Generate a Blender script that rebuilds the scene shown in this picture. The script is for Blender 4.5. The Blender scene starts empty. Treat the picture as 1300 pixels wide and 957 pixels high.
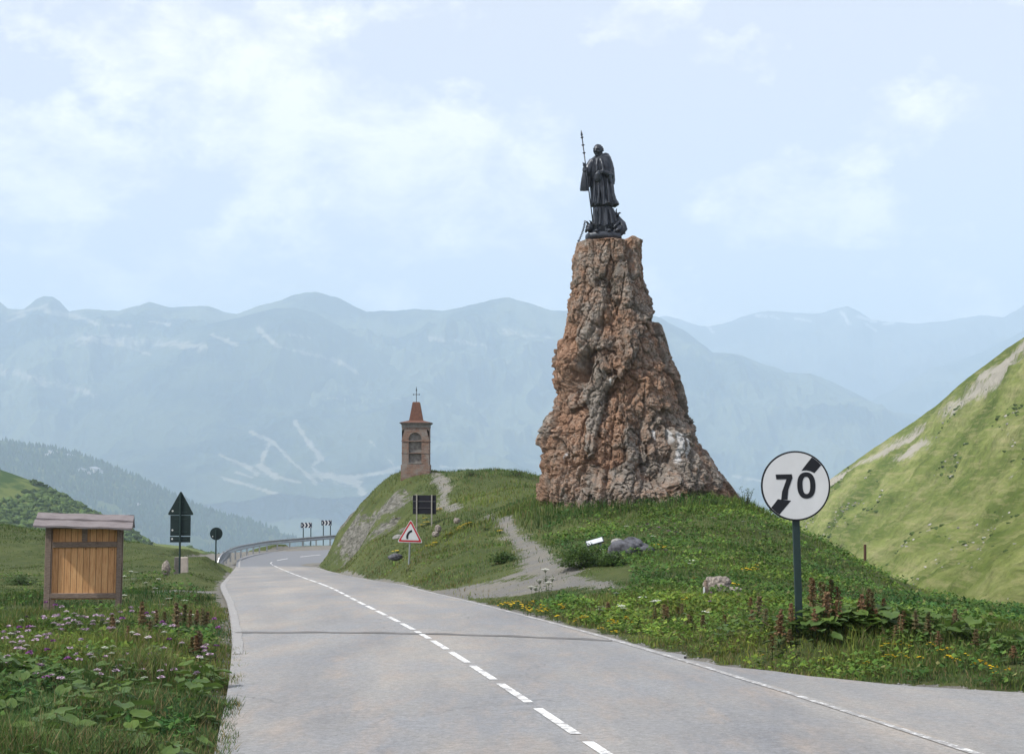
import bpy, bmesh, math, random
import numpy as np
from mathutils import Vector, Matrix, Euler

S = bpy.context.scene
COL = S.collection
R = math.radians
rng = np.random.default_rng(7)
random.seed(7)

# ------------------------------------------------------------------ camera
FPX, CH = 2000.0, 1.7
PITCH = math.atan((600 - 478.5) / FPX)
cp, sp = math.cos(PITCH), math.sin(PITCH)
cd = bpy.data.cameras.new('camera'); cam = bpy.data.objects.new('camera', cd); COL.objects.link(cam)
cd.sensor_fit = 'HORIZONTAL'; cd.sensor_width = 36; cd.lens = 36 * FPX / 1300
cd.clip_start = .3; cd.clip_end = 90000
cam.location = (0, 0, CH); cam.rotation_euler = (math.pi / 2 + PITCH, 0, 0)
S.camera = cam

def at(px, py, Y):
    """world point seen at a place of the photograph, Y metres ahead"""
    xc = (px - 650) / FPX; yc = (478.5 - py) / FPX
    dy = cp - sp * yc; dz = sp + cp * yc
    t = Y / dy
    return (xc * t, Y, CH + dz * t)

# ------------------------------------------------------------------ noise
_pr = np.random.default_rng(11)
_perm = np.concatenate([_pr.permutation(256)] * 3).astype(np.int64)
_g = _pr.normal(size=(256, 3)); _g /= np.linalg.norm(_g, axis=1)[:, None]
def perlin(p):
    p = np.asarray(p, float); i = np.floor(p).astype(np.int64); f = p - i; i &= 255
    u = f * f * f * (f * (f * 6 - 15) + 10)
    out = np.zeros(len(p))
    for dx in (0, 1):
        wx = u[:, 0] if dx else 1 - u[:, 0]
        for dy in (0, 1):
            wy = u[:, 1] if dy else 1 - u[:, 1]
            for dz in (0, 1):
                wz = u[:, 2] if dz else 1 - u[:, 2]
                h = _perm[_perm[_perm[(i[:, 0] + dx) & 255] + ((i[:, 1] + dy) & 255)] + ((i[:, 2] + dz) & 255)]
                g = _g[h]
                out += wx * wy * wz * (g[:, 0] * (f[:, 0] - dx) + g[:, 1] * (f[:, 1] - dy) + g[:, 2] * (f[:, 2] - dz))
    return out
def fbm(p, o=4, rough=.5, ridged=False):
    p = np.asarray(p, float); a = 1.; s = np.zeros(len(p)); t = 0
    for k in range(o):
        n = perlin(p * 2. ** k + 13.7 * k)
        if ridged: n = .5 - 2 * np.abs(n)
        s += a * n; t += a; a *= rough
    return s / t
def worley(p, seed=0):
    p = np.asarray(p, float); i = np.floor(p).astype(np.int64); f = p - i
    F1 = np.full(len(p), 9.); F2 = np.full(len(p), 9.); cid = np.zeros(len(p))
    for dx in (-1, 0, 1):
        for dy in (-1, 0, 1):
            for dz in (-1, 0, 1):
                a, b, c = (i[:, 0] + dx) & 255, (i[:, 1] + dy) & 255, (i[:, 2] + dz + seed) & 255
                h = _perm[_perm[_perm[a] + b] + c]
                off = np.stack([_perm[h] / 255., _perm[h + 71] / 255., _perm[h + 143] / 255.], 1)
                d = np.linalg.norm(np.array([dx, dy, dz]) + off - f, axis=1)
                n = d < F1
                F2 = np.where(n, F1, np.minimum(F2, d)); cid = np.where(n, _perm[h + 200] / 255., cid); F1 = np.where(n, d, F1)
    return F1, F2, cid

# ------------------------------------------------------------------ mesh helpers
def tag(o, label=None, cat=None, group=None, kind=None):
    if label: o['label'] = label
    if cat: o['category'] = cat
    if group: o['group'] = group
    if kind: o['kind'] = kind
    return o
def link(name, me, parent=None):
    o = bpy.data.objects.new(name, me); COL.objects.link(o)
    if parent is not None: o.parent = parent
    return o
def npmesh(name, V, F, mats, parent=None, smooth=True, attrs=None, midx=None, raw=False):
    """V n x 3, F m x k array"""
    V = np.asarray(V, np.float32); F = np.asarray(F, np.int32)
    me = bpy.data.meshes.new(name); m, k = F.shape
    me.vertices.add(len(V)); me.vertices.foreach_set('co', V.ravel())
    me.loops.add(m * k); me.loops.foreach_set('vertex_index', F.ravel())
    me.polygons.add(m); me.polygons.foreach_set('loop_start', np.arange(0, m * k, k, dtype=np.int32))
    me.polygons.foreach_set('use_smooth', np.full(m, smooth))
    if midx is not None: me.polygons.foreach_set('material_index', np.asarray(midx, np.int32))
    for n, a in (attrs or {}).items():
        a = np.asarray(a, np.float32)
        if a.ndim == 1:
            at_ = me.attributes.new(n, 'FLOAT', 'POINT'); at_.data.foreach_set('value', a)
        else:
            if a.shape[1] == 3: a = np.concatenate([a, np.ones((len(a), 1), np.float32)], 1)
            at_ = me.attributes.new(n, 'FLOAT_COLOR', 'POINT'); at_.data.foreach_set('color', a.ravel())
    me.update(calc_edges=True); me.validate()
    for mt in (mats if isinstance(mats, (list, tuple)) else [mats]): me.materials.append(mt)
    return me if raw else link(name, me, parent)
def gridfaces(nr, nc, wrap=False):
    i = np.arange(nr - 1)[:, None]; j = np.arange(nc if wrap else nc - 1)[None, :]
    j2 = (j + 1) % nc
    return np.stack([i * nc + j, i * nc + j2, (i + 1) * nc + j2, (i + 1) * nc + j], -1).reshape(-1, 4)

class MB:
    """collects shapes into one mesh"""
    def __init__(s): s.v = []; s.f = []; s.mi = []; s.m = 0
    def add(s, vs, fs, m=None):
        b = len(s.v); s.v += [tuple(v) for v in vs]; s.f += [[b + i for i in f] for f in fs]
        s.mi += [s.m if m is None else m] * len(fs); return s
    def box(s, x0, x1, y0, y1, z0, z1, M=None, m=None, taper=1.0):
        cx, cy = (x0 + x1) / 2, (y0 + y1) / 2
        vs = [Vector((x, y, z0)) for x, y in ((x0, y0), (x1, y0), (x1, y1), (x0, y1))]
        vs += [Vector((cx + (x - cx) * taper, cy + (y - cy) * taper, z1)) for x, y in ((x0, y0), (x1, y0), (x1, y1), (x0, y1))]
        if M is not None: vs = [M @ v for v in vs]
        return s.add(vs, [(3, 2, 1, 0), (4, 5, 6, 7), (0, 1, 5, 4), (1, 2, 6, 5), (2, 3, 7, 6), (3, 0, 4, 7)], m)
    def prism(s, pts, y0, y1, m=None, M=None):
        """outline in x,z pushed from y0 (front) to y1"""
        n = len(pts)
        a = sum(pts[i][0] * pts[(i + 1) % n][1] - pts[(i + 1) % n][0] * pts[i][1] for i in range(n))
        if a < 0: pts = pts[::-1]
        vs = [Vector((x, y0, z)) for x, z in pts] + [Vector((x, y1, z)) for x, z in pts]
        if M is not None: vs = [M @ v for v in vs]
        return s.add(vs, [list(range(n)), list(range(2 * n - 1, n - 1, -1))] + [[(i + 1) % n, i, n + i, n + (i + 1) % n] for i in range(n)], m)
    def tube(s, pts, rad, n=8, m=None, cap=True, flat=1.0):
        pts = [Vector(p) for p in pts]
        if not isinstance(rad, (list, tuple)): rad = [rad] * len(pts)
        vs = []
        for i, p in enumerate(pts):
            d = (pts[min(i + 1, len(pts) - 1)] - pts[max(i - 1, 0)]).normalized()
            u = d.cross(Vector((0, 1, 0)) if abs(d.y) < .9 else Vector((1, 0, 0))).normalized(); w = d.cross(u)
            for k in range(n):
                a = 2 * math.pi * k / n
                vs.append(p + rad[i] * (math.cos(a) * u + flat * math.sin(a) * w))
        fs = [(i * n + k, i * n + (k + 1) % n, (i + 1) * n + (k + 1) % n, (i + 1) * n + k) for i in range(len(pts) - 1) for k in range(n)]
        if cap: fs += [list(range(n - 1, -1, -1)), list(range((len(pts) - 1) * n, len(pts) * n))]
        return s.add(vs, fs, m)
    def loft(s, secs, n=24, m=None, fold=None):
        """secs: (cx, cy, z, rx, ry); fold(theta, t) multiplies the radius"""
        vs = []
        for i, (cx, cy, z, rx, ry) in enumerate(secs):
            for k in range(n):
                a = 2 * math.pi * k / n; q = fold(a, i / (len(secs) - 1)) if fold else 1
                vs.append((cx + rx * q * math.cos(a), cy + ry * q * math.sin(a), z))
        fs = [(i * n + k, i * n + (k + 1) % n, (i + 1) * n + (k + 1) % n, (i + 1) * n + k) for i in range(len(secs) - 1) for k in range(n)]
        fs += [list(range(n - 1, -1, -1)), list(range((len(secs) - 1) * n, len(secs) * n))]
        return s.add(vs, fs, m)
    def ball(s, c, r, M=None, m=None, n=12):
        rx, ry, rz = r if isinstance(r, (list, tuple)) else (r, r, r)
        vs = []; h = n // 2 + 1
        for i in range(1, h):
            ph = math.pi * i / h
            for k in range(n):
                a = 2 * math.pi * k / n
                vs.append(Vector((rx * math.sin(ph) * math.cos(a), ry * math.sin(ph) * math.sin(a), rz * math.cos(ph))))
        t = len(vs); vs += [Vector((0, 0, rz)), Vector((0, 0, -rz))]
        fs = [((i + 1) * n + k, (i + 1) * n + (k + 1) % n, i * n + (k + 1) % n, i * n + k) for i in range(h - 2) for k in range(n)]
        fs += [(t, k, (k + 1) % n) for k in range(n)] + [(t + 1, (h - 2) * n + (k + 1) % n, (h - 2) * n + k) for k in range(n)]
        vs = [(M @ v if M is not None else v) + Vector(c) for v in vs]
        return s.add(vs, fs, m)
    def build(s, name, mats, parent=None, smooth=False, bevel=0, raw=False):
        me = bpy.data.meshes.new(name); me.from_pydata(s.v, [], s.f)
        for mt in (mats if isinstance(mats, (list, tuple)) else [mats]): me.materials.append(mt)
        me.polygons.foreach_set('material_index', s.mi)
        me.polygons.foreach_set('use_smooth', [smooth] * len(s.f)); me.update()
        if bevel:
            bm = bmesh.new(); bm.from_mesh(me)
            bmesh.ops.bevel(bm, geom=bm.edges[:], offset=bevel, segments=1, affect='EDGES', clamp_overlap=True)
            bm.to_mesh(me); bm.free()
        return me if raw else link(name, me, parent)
def empty(name, loc, rz=0):
    o = bpy.data.objects.new(name, None); COL.objects.link(o); o.location = loc; o.rotation_euler.z = rz
    o.empty_display_size = .3; return o
def children(o): return [c for c in bpy.data.objects if c.parent == o]
def copy_tree(o, parent=None, kids=None):
    c = o.copy(); COL.objects.link(c)
    if parent is not None: c.parent = parent
    for ch in (o.children if kids is None else kids): copy_tree(ch, c)
    return c

# ------------------------------------------------------------------ materials
class NT:
    def __init__(s, name):
        s.m = bpy.data.materials.new(name); s.m.use_nodes = True; s.t = s.m.node_tree; s.n = s.t.nodes
        s.b = s.n['Principled BSDF']; s.tc = s.n.new('ShaderNodeTexCoord')
    def l(s, a, b): s.t.links.new(a, b)
    def val(s, x, inp):
        if hasattr(x, 'is_output'): s.l(x, inp)
        elif isinstance(x, (tuple, list)) and inp.type == 'RGBA': inp.default_value = (*x[:3], 1)
        else: inp.default_value = x
    def co(s, scale=(1, 1, 1), rot=(0, 0, 0), kind='Object'):
        mp = s.n.new('ShaderNodeMapping'); s.l(s.tc.outputs[kind], mp.inputs[0])
        mp.inputs['Scale'].default_value = scale if isinstance(scale, (tuple, list)) else (scale,) * 3
        mp.inputs['Rotation'].default_value = rot; return mp.outputs[0]
    def noise(s, scale, detail=4, rough=.55, vec=None, dist=0):
        n = s.n.new('ShaderNodeTexNoise'); n.inputs['Scale'].default_value = scale; n.inputs['Detail'].default_value = detail
        n.inputs['Roughness'].default_value = rough; n.inputs['Distortion'].default_value = dist
        s.l(vec if vec is not None else s.tc.outputs['Object'], n.inputs['Vector']); return n.outputs['Fac']
    def ramp(s, fac, stops):
        r = s.n.new('ShaderNodeValToRGB'); s.l(fac, r.inputs[0]); e = r.color_ramp.elements
        while len(e) < len(stops): e.new(.5)
        for k, (p, c) in enumerate(stops):
            e[k].position = p; e[k].color = (*c, 1) if isinstance(c, (tuple, list)) else (c, c, c, 1)
        return r.outputs[0]
    def mix(s, f, a, b, mode='MIX'):
        m = s.n.new('ShaderNodeMix'); m.data_type = 'RGBA'; m.blend_type = mode
        s.val(f, m.inputs['Factor']); s.val(a, m.inputs['A']); s.val(b, m.inputs['B'])
        for i in m.inputs:
            if i.type == 'RGBA':
                if i.name == 'A': s.val(a, i)
                if i.name == 'B': s.val(b, i)
        return [o for o in m.outputs if o.type == 'RGBA'][0]
    def math(s, op, a, b=0.0):
        m = s.n.new('ShaderNodeMath'); m.operation = op; s.val(a, m.inputs[0]); s.val(b, m.inputs[1]); return m.outputs[0]
    def attr(s, name, out='Fac'):
        a = s.n.new('ShaderNodeAttribute'); a.attribute_name = name; return a.outputs[out]
    def bump(s, h, strength=.5, dist=.02):
        b = s.n.new('ShaderNodeBump'); b.inputs['Strength'].default_value = strength; b.inputs['Distance'].default_value = dist
        s.l(h, b.inputs['Height']); s.l(b.outputs[0], s.b.inputs['Normal'])
    def out(s, col, rough=.9, metal=0, spec=.3):
        s.val(col, s.b.inputs['Base Color']); s.val(rough, s.b.inputs['Roughness']); s.b.inputs['Metallic'].default_value = metal
        s.b.inputs['Specular IOR Level'].default_value = spec; return s.m
def simple(name, c1, c2=None, scale=8, rough=.7, metal=0, spec=.3, stretch=(1, 1, 1), bump=0):
    n = NT(name); c2 = c2 or tuple(x * .75 for x in c1)
    f = n.noise(scale, 5, .6, n.co(stretch))
    if bump: n.bump(f, bump, .02)
    return n.out(n.ramp(f, [(.3, c1), (.7, c2)]), rough, metal, spec)

def m_ground():
    n = NT('alpine turf and gravel')
    a = n.noise(1.3, 8, .65); b = n.noise(14, 6, .7); c = n.noise(.17, 3)
    g = n.ramp(a, [(.3, (.030, .052, .014)), (.5, (.055, .088, .024)), (.72, (.105, .125, .040))])
    g = n.mix(n.ramp(b, [(.35, 0.), (.75, .6)]), g, (.10, .085, .045))
    g = n.mix(n.ramp(c, [(.45, 0.), (.65, .45)]), g, (.12, .14, .05))
    sep = n.noise(9, 6, .7); big = n.noise(1.1, 3)
    gr = n.ramp(n.noise(30, 6, .8), [(.3, (.10, .10, .095)), (.7, (.26, .255, .24))])
    gr = n.mix(n.ramp(big, [(.4, 0.), (.6, .35)]), gr, (.25, .23, .17))
    mk = n.math('ADD', n.attr('gravel'), n.math('MULTIPLY', n.math('SUBTRACT', sep, .5), .9)); mk = n.math('ADD', mk, n.math('MULTIPLY', n.math('SUBTRACT', n.noise(1.3, 5, .7), .5), .95))
    mk = n.ramp(mk, [(.47, 0.), (.56, 1.)])
    col = n.mix(mk, g, gr)
    st = n.noise(1.0, 9, .75, n.co((2.2, 2.2, 6), (.5, .7, 0)))
    rk = n.ramp(st, [(.34, (.035, .035, .030)), (.47, (.11, .108, .095)), (.64, (.25, .245, .225))])
    rm = n.math('ADD', n.attr('rock'), n.math('MULTIPLY', n.math('SUBTRACT', n.noise(1.0, 9, .8, n.co((1.4, 1.4, 2.6), (.5, .7, 0))), .5), 2.4))
    rm = n.ramp(rm, [(.50, 0.), (.62, .95)])
    col = n.mix(rm, col, rk)
    n.bump(n.noise(6, 8, .75), .9, .12)
    return n.out(col, .95, 0, .15)
def m_asphalt():
    n = NT('pale worn asphalt')
    st = n.co((.55, .10, 1), (0, 0, R(-11))); a = n.noise(.9, 7, .62, st); b = n.noise(55, 4, .8); c = n.noise(.5, 5, .6, None, .6)
    g = n.ramp(a, [(.3, (.17, .175, .185)), (.5, (.26, .255, .245)), (.7, (.35, .32, .28))])
    g = n.mix(n.ramp(c, [(.42, 0.), (.62, .55)]), g, (.225, .24, .26))
    g = n.mix(n.ramp(n.noise(2.2, 6, .7, n.co((1.2, .25, 1), (0, 0, R(-11)))), [(.48, 0.), (.72, .5)]), g, (.34, .275, .22))
    g = n.mix(.5, g, n.ramp(n.noise(15, 6, .9), [(.34, (.18, .18, .18)), (.66, (.80, .80, .80))]), 'OVERLAY')
    g = n.mix(.55, g, n.ramp(b, [(.25, (.25, .25, .25)), (.75, (.78, .78, .78))]), 'OVERLAY')
    # cracks with a shape of their own
    v = n.n.new('ShaderNodeTexVoronoi'); v.feature = 'DISTANCE_TO_EDGE'; v.inputs['Scale'].default_value = .33
    dv = n.n.new('ShaderNodeVectorMath'); dv.operation = 'ADD'; n.l(n.tc.outputs['Object'], dv.inputs[0])
    nn = n.n.new('ShaderNodeTexNoise'); nn.inputs['Scale'].default_value = 1.3; n.l(n.tc.outputs['Object'], nn.inputs['Vector']); n.l(nn.outputs['Color'], dv.inputs[1])
    n.l(dv.outputs[0], v.inputs['Vector'])
    ck = n.ramp(v.outputs['Distance'], [(.0, .55), (.006, 0.)])
    g = n.mix(n.math('MULTIPLY', ck, n.ramp(n.noise(.25, 2), [(.5, 0.), (.6, 1.)])), g, (.09, .09, .09))
    g = n.mix(n.math('MULTIPLY', n.attr('track'), n.ramp(n.noise(.6, 5, .6, st), [(.3, .12), (.7, .42)])), g, (.185, .185, .19))
    # darker relaid surface beyond the bend, with an edge of its own
    at_ = n.attr('relaid'); g = n.mix(at_, g, (.17, .18, .195))
    n.bump(b, .35, .01)
    return n.out(g, .85, 0, .25)
def m_paint(name='worn white road paint', wear=.5):
    n = NT(name); f = n.noise(7, 8, .8)
    g = n.ramp(f, [(wear - .08, (.27, .265, .26)), (wear + .02, (.70, .71, .71))])
    return n.out(g, .7)
def m_mountain(name, base, alt, pale, attr=True, sc=1.0):
    n = NT(name); a = n.noise(.0011 * sc, 9, .68); b = n.noise(.012 * sc, 7, .75)
    g = n.ramp(a, [(.44, base), (.53, alt)])
    if attr:
        m = n.math('ADD', n.attr('clear'), n.math('MULTIPLY', n.math('SUBTRACT', b, .5), 2.6))
        g = n.mix(n.ramp(m, [(.46, 0.), (.70, .85)]), g, pale)
    return n.out(g, 1, 0, 0)
def m_attr(name, rough=.8, spec=.2, trans=0):
    n = NT(name); c = n.attr('tint', 'Color'); v = n.noise(3, 3)
    g = n.mix(.5, c, n.ramp(v, [(.3, (.35, .35, .35)), (.7, (.65, .65, .65))]), 'OVERLAY')
    m = n.out(g, rough, 0, spec)
    if trans:
        t = n.n.new('ShaderNodeBsdfTranslucent'); n.l(g, t.inputs[0]); mx = n.n.new('ShaderNodeMixShader'); mx.inputs[0].default_value = trans
        n.l(n.b.outputs[0], mx.inputs[1]); n.l(t.outputs[0], mx.inputs[2]); n.l(mx.outputs[0], n.n['Material Output'].inputs[0])
    return m
GROUND = m_ground(); ASPHALT = m_asphalt(); PAINT = m_paint(); PAINT2 = m_paint('ragged white edge paint', .66); PAINT = m_paint('road paint', .49)
LEAF = m_attr('leaf and grass blades', .75, .12, .3)
# ------------------------------------------------------------------ sky and sun
SUN_EL, SUN_AZ = R(48), R(-115)      # azimuth from the view axis, towards the left and a little behind
W = bpy.data.worlds.new('World'); S.world = W; W.use_nodes = True; wt = W.node_tree; wn = wt.nodes
bg = wn['Background']; sky = wn.new('ShaderNodeTexSky'); sky.sky_type = 'NISHITA'; sky.sun_disc = False
sky.sun_elevation = SUN_EL; sky.sun_rotation = SUN_AZ; sky.air_density = 1.2; sky.dust_density = 2.5; sky.altitude = 2100
tc = wn.new('ShaderNodeTexCoord'); mp = wn.new('ShaderNodeMapping'); mp.inputs['Scale'].default_value = (1, 1, 1.5)
mp.inputs['Location'].default_value = (.35, 0.1, .12)
wt.links.new(tc.outputs['Generated'], mp.inputs[0])
def wnoise(sc, det, ro, dist=0):
    a = wn.new('ShaderNodeTexNoise'); a.inputs['Scale'].default_value = sc; a.inputs['Detail'].default_value = det; a.inputs['Roughness'].default_value = ro
    a.inputs['Distortion'].default_value = dist; wt.links.new(mp.outputs[0], a.inputs['Vector']); return a.outputs['Fac']
def wramp(f, stops):
    r = wn.new('ShaderNodeValToRGB'); wt.links.new(f, r.inputs[0]); e = r.color_ramp.elements
    while len(e) < len(stops): e.new(.5)
    for k, (p, c) in enumerate(stops): e[k].position = p; e[k].color = (*c, 1)
    return r.outputs[0]
def wmix(f, a, b):
    m = wn.new('ShaderNodeMix'); m.data_type = 'RGBA'
    if hasattr(f, 'is_output'): wt.links.new(f, m.inputs['Factor'])
    else: m.inputs['Factor'].default_value = f
    for i in m.inputs:
        if i.type == 'RGBA':
            x = a if i.name == 'A' else b
            if hasattr(x, 'is_output'): wt.links.new(x, i)
            else: i.default_value = (*x, 1)
    return [o for o in m.outputs if o.type == 'RGBA'][0]
SKYV = 9.0
veil = wmix(.80, sky.outputs[0], tuple(SKYV * c for c in (.69, .655, .69)))
cl = wnoise(10.5, 10, .58, .1); cl2 = wnoise(17, 9, .62, .2)
lob = None
for cpx, cpy, rad_, amp_ in ((290, 95, .055, .13), (150, 150, .075, .11), (420, 200, .075, .12), (560, 215, .05, .12), (660, 255, .04, .10), (60, 250, .06, .06), (230, 290, .06, .05), (1140, 185, .035, .09), (1080, 240, .04, .07), (920, 270, .04, .06), (500, 330, .06, .05), (1250, 320, .06, .05)):
    x_, y_, z_ = at(cpx, cpy, 1000.); dvec = Vector((x_, y_, z_ - CH)).normalized()
    dn = wn.new('ShaderNodeVectorMath'); dn.operation = 'DISTANCE'; wt.links.new(tc.outputs['Generated'], dn.inputs[0]); dn.inputs[1].default_value = dvec
    mr = wn.new('ShaderNodeMapRange'); mr.interpolation_type = 'SMOOTHSTEP'; mr.inputs['From Min'].default_value = 0; mr.inputs['From Max'].default_value = rad_ * 1.5; mr.inputs['To Min'].default_value = amp_; mr.inputs['To Max'].default_value = 0
    wt.links.new(dn.outputs['Value'], mr.inputs['Value'])
    ad = wn.new('ShaderNodeMath'); ad.operation = 'ADD'; wt.links.new(mr.outputs[0], ad.inputs[0])
    if lob is None: wt.links.new(cl, ad.inputs[1])
    else: wt.links.new(lob, ad.inputs[1])
    lob = ad.outputs[0]
cf = wramp(lob, [(.52, (0, 0, 0)), (.62, (1, 1, 1))])
cshade = wramp(cl2, [(.35, tuple(SKYV / 10 * c for c in (.62, .60, .64))), (.60, tuple(SKYV / 10 * c for c in (1.06, .99, .96)))])
sc10 = wn.new('ShaderNodeVectorMath'); sc10.operation = 'SCALE'; sc10.inputs['Scale'].default_value = 10.6; wt.links.new(cshade, sc10.inputs[0])
m1 = wn.new('ShaderNodeMath'); m1.operation = 'MULTIPLY'; m1.inputs[1].default_value = .75; wt.links.new(cf, m1.inputs[0])
fin = wmix(m1.outputs[0], veil, sc10.outputs[0])
wt.links.new(fin, bg.inputs['Color']); bg.inputs['Strength'].default_value = .13
sl = bpy.data.lights.new('sun', 'SUN'); sl.energy = 5.0; sl.angle = R(2.5); sl.color = (1, .95, .87)
so = bpy.data.objects.new('sun', sl); COL.objects.link(so)
sd = Vector((math.sin(SUN_AZ) * math.cos(SUN_EL), math.cos(SUN_AZ) * math.cos(SUN_EL), math.sin(SUN_EL)))
so.rotation_euler = sd.to_track_quat('Z', 'Y').to_euler()
S.view_settings.view_transform = 'Standard'; S.view_settings.look = 'None'; S.view_settings.gamma = 1
S.view_settings.exposure = .26; S.view_settings.use_curve_mapping = False
S.render.engine = 'CYCLES'; S.cycles.use_denoising = True
S.cycles.max_bounces = 12; S.cycles.diffuse_bounces = 3; S.cycles.volume_bounces = 10; S.cycles.transparent_max_bounces = 8
# ------------------------------------------------------------------ road sections: (Y, left x, centre x, right x, z)
def X(px, row, Y): return at(px, row, Y)[0]
def Z(row, Y): return at(650, row, Y)[2]
SEC = []
for Y in (-14, -6, 0, 6, 11.8):
    SEC.append((Y, Y, Y, -3.08 + .168 * (17 - Y), -.19 + .165 * (17 - Y), 2.78 + .168 * (17 - Y), -.0345 * Y))
for row, Y, l, c, r in ((868, 17, 290, 626, 977), (805, 25, 294, 528, 762), (766, 35.5, 288, 454, 612), (750, 44, 281, 424, 543), (742, 51, 280, 405, 512),
                        (735, 62, 286, 386, 467), (727, 78, 293, 366, 427), (720, 92, 299, 350, 402)):
    SEC.append((Y, Y, Y, X(l, row, Y), X(c, row, Y), X(r, row, Y), Z(row, Y)))
def sec3(l, c, r):
    L, Cc, Rr = at(*l), at(*c), at(*r)
    SEC.append((L[1], Cc[1], Rr[1], L[0], Cc[0], Rr[0], (L[2] + Rr[2]) / 2))
sec3((303, 712, 105), (344, 713.6, 99.5), (394, 716, 96.5))
sec3((322, 706.5, 113), (358, 710.7, 105), (399, 714, 99))
sec3((352, 701.5, 118), (390, 707, 110), (417, 712.5, 102))
sec3((414, 696.5, 122), (434, 702, 114), (447, 708, 107))
sec3((470, 692, 125), (478, 698, 118), (486, 704, 110))
sec3((560, 690, 127), (560, 694, 121), (560, 700, 113))
sec3((680, 689, 128), (676, 694, 122), (672, 700, 114))
SEC = np.array(SEC)   # YL YC YR xL xC xR z
Lp = np.stack([SEC[:, 3], SEC[:, 0], SEC[:, 6]], 1); Cpt = np.stack([SEC[:, 4], SEC[:, 1], SEC[:, 6]], 1); Rp = np.stack([SEC[:, 5], SEC[:, 2], SEC[:, 6]], 1)
def catmull(P, n=14):
    P = np.asarray(P, float); out = []
    for i in range(len(P) - 1):
        p0, p1, p2, p3 = P[max(i - 1, 0)], P[i], P[i + 1], P[min(i + 2, len(P) - 1)]
        if i == 0: p0 = 2 * p1 - p2
        if i + 2 > len(P) - 1: p3 = 2 * p2 - p1
        for t in np.arange(n) / n:
            out.append(.5 * ((2 * p1) + (-p0 + p2) * t + (2 * p0 - 5 * p1 + 4 * p2 - p3) * t * t + (-p0 + 3 * p1 - 3 * p2 + p3) * t ** 3))
    out.append(P[-1]); return np.array(out)
LC, CC, RC = catmull(Lp), catmull(Cpt), catmull(Rp)
RZ0 = 0.0
# ribbon mesh, 9 columns from left edge to right edge
cols = 9; ts = np.linspace(0, 1, cols)
RB = []
for t in ts:
    RB.append(LC * (1 - 2 * t) + CC * 2 * t if t <= .5 else CC * (2 - 2 * t) + RC * (2 * t - 1))
RB = np.stack(RB, 1)     # n x cols x 3
nR = len(RB)
RB[:, :, 2] += .05 * (1 - (2 * ts[None, :] - 1) ** 2)    # camber
rel = np.clip((RB[:, :, 1] - 92) / 1.2, 0, 1)
road = npmesh('road', RB.reshape(-1, 3), gridfaces(nR, cols)[:, ::-1], ASPHALT, attrs={'relaid': rel.ravel(), 'track': np.tile(np.arange(cols) % 2, nR).astype(float)})
tag(road, kind='structure')
def on_road(i, t):
    """point at fractional sample i, lateral t in 0..1"""
    i = min(max(i, 0), nR - 1.001); a = int(i); f = i - a; q = t * (cols - 1); q = min(max(q, 0), cols - 1.001); b = int(q); g = q - b
    return (RB[a, b] * (1 - f) + RB[a + 1, b] * f) * (1 - g) + (RB[a, b + 1] * (1 - f) + RB[a + 1, b + 1] * f) * g
clen = np.concatenate([[0], np.cumsum(np.linalg.norm(np.diff(CC[:, :2], axis=0), axis=1))])
def i_at_len(s): return float(np.interp(s, clen, np.arange(len(clen))))
def len_at_Y(y):
    k = np.argmax(CC[:, 1] > y) if (CC[:, 1] > y).any() else len(CC) - 1
    y0, y1 = CC[k - 1, 1], CC[k, 1]; return clen[k - 1] + (clen[k] - clen[k - 1]) * (y - y0) / (y1 - y0 + 1e-9)
def strip(name, s0, s1, t0, t1, lift, mat, step=.5, wob=0):
    """painted strip on the road; t0,t1 may be functions of distance"""
    n = max(2, int((s1 - s0) / step) + 1); vs = []
    for k in range(n):
        s = s0 + (s1 - s0) * k / (n - 1); i = i_at_len(s)
        a = t0(s) if callable(t0) else t0; b = t1(s) if callable(t1) else t1
        if wob: a += random.uniform(-wob, wob); b += random.uniform(-wob, wob)
        for t in (a, (a + b) / 2, b):
            p = on_road(i, t); vs.append((p[0], p[1], p[2] + lift))
    return vs, gridfaces(n, 3)[:, ::-1]
def strips(name, parts, mat):
    V, F, b = [], [], 0
    for vs, fs in parts:
        V += vs; F.append(fs + b); b += len(vs)
    o = npmesh(name, V, np.concatenate(F), mat); return tag(o, kind='structure')
# centre dashes: width 0.14 m
w = .045 / 5.8
parts = []; s = len_at_Y(-8)
sA, sB, sC = len_at_Y(19.05), len_at_Y(46), len_at_Y(97)
s = sA - 2.13 * 12
while s < sC:
    if s < sB: L_, G_ = 1.68, .45
    else: L_, G_ = 5.2, 1.0
    parts.append(strip('', s, min(s + L_, sC), .5 - w, .5 + w, .006, PAINT)); s += L_ + G_
s = sC + 1.0
while s < clen[-1] - 3:
    parts.append(strip('', s, s + 3.0, .5 - w, .5 + w, .006, PAINT)); s += 5.5
strips('centre_line', parts, PAINT)
# right edge line, patchy breaks by the paint; left edge line wider and ragged
strips('edge_line', [strip('', len_at_Y(-10), sC - 3, .972, .987, .006, PAINT, .8, .0015),
                     strip('', sC - 3, clen[-1] - 1, .965, .985, .006, PAINT, .8)], m_paint('faded edge line paint', .58))
strips('ragged_edge_line', [strip('', len_at_Y(21), len_at_Y(62), .003, .027, .006, PAINT2, .25, .003),
                            strip('', len_at_Y(92), clen[-1] - 1, .03, .055, .006, PAINT, .8)], PAINT2)
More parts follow.
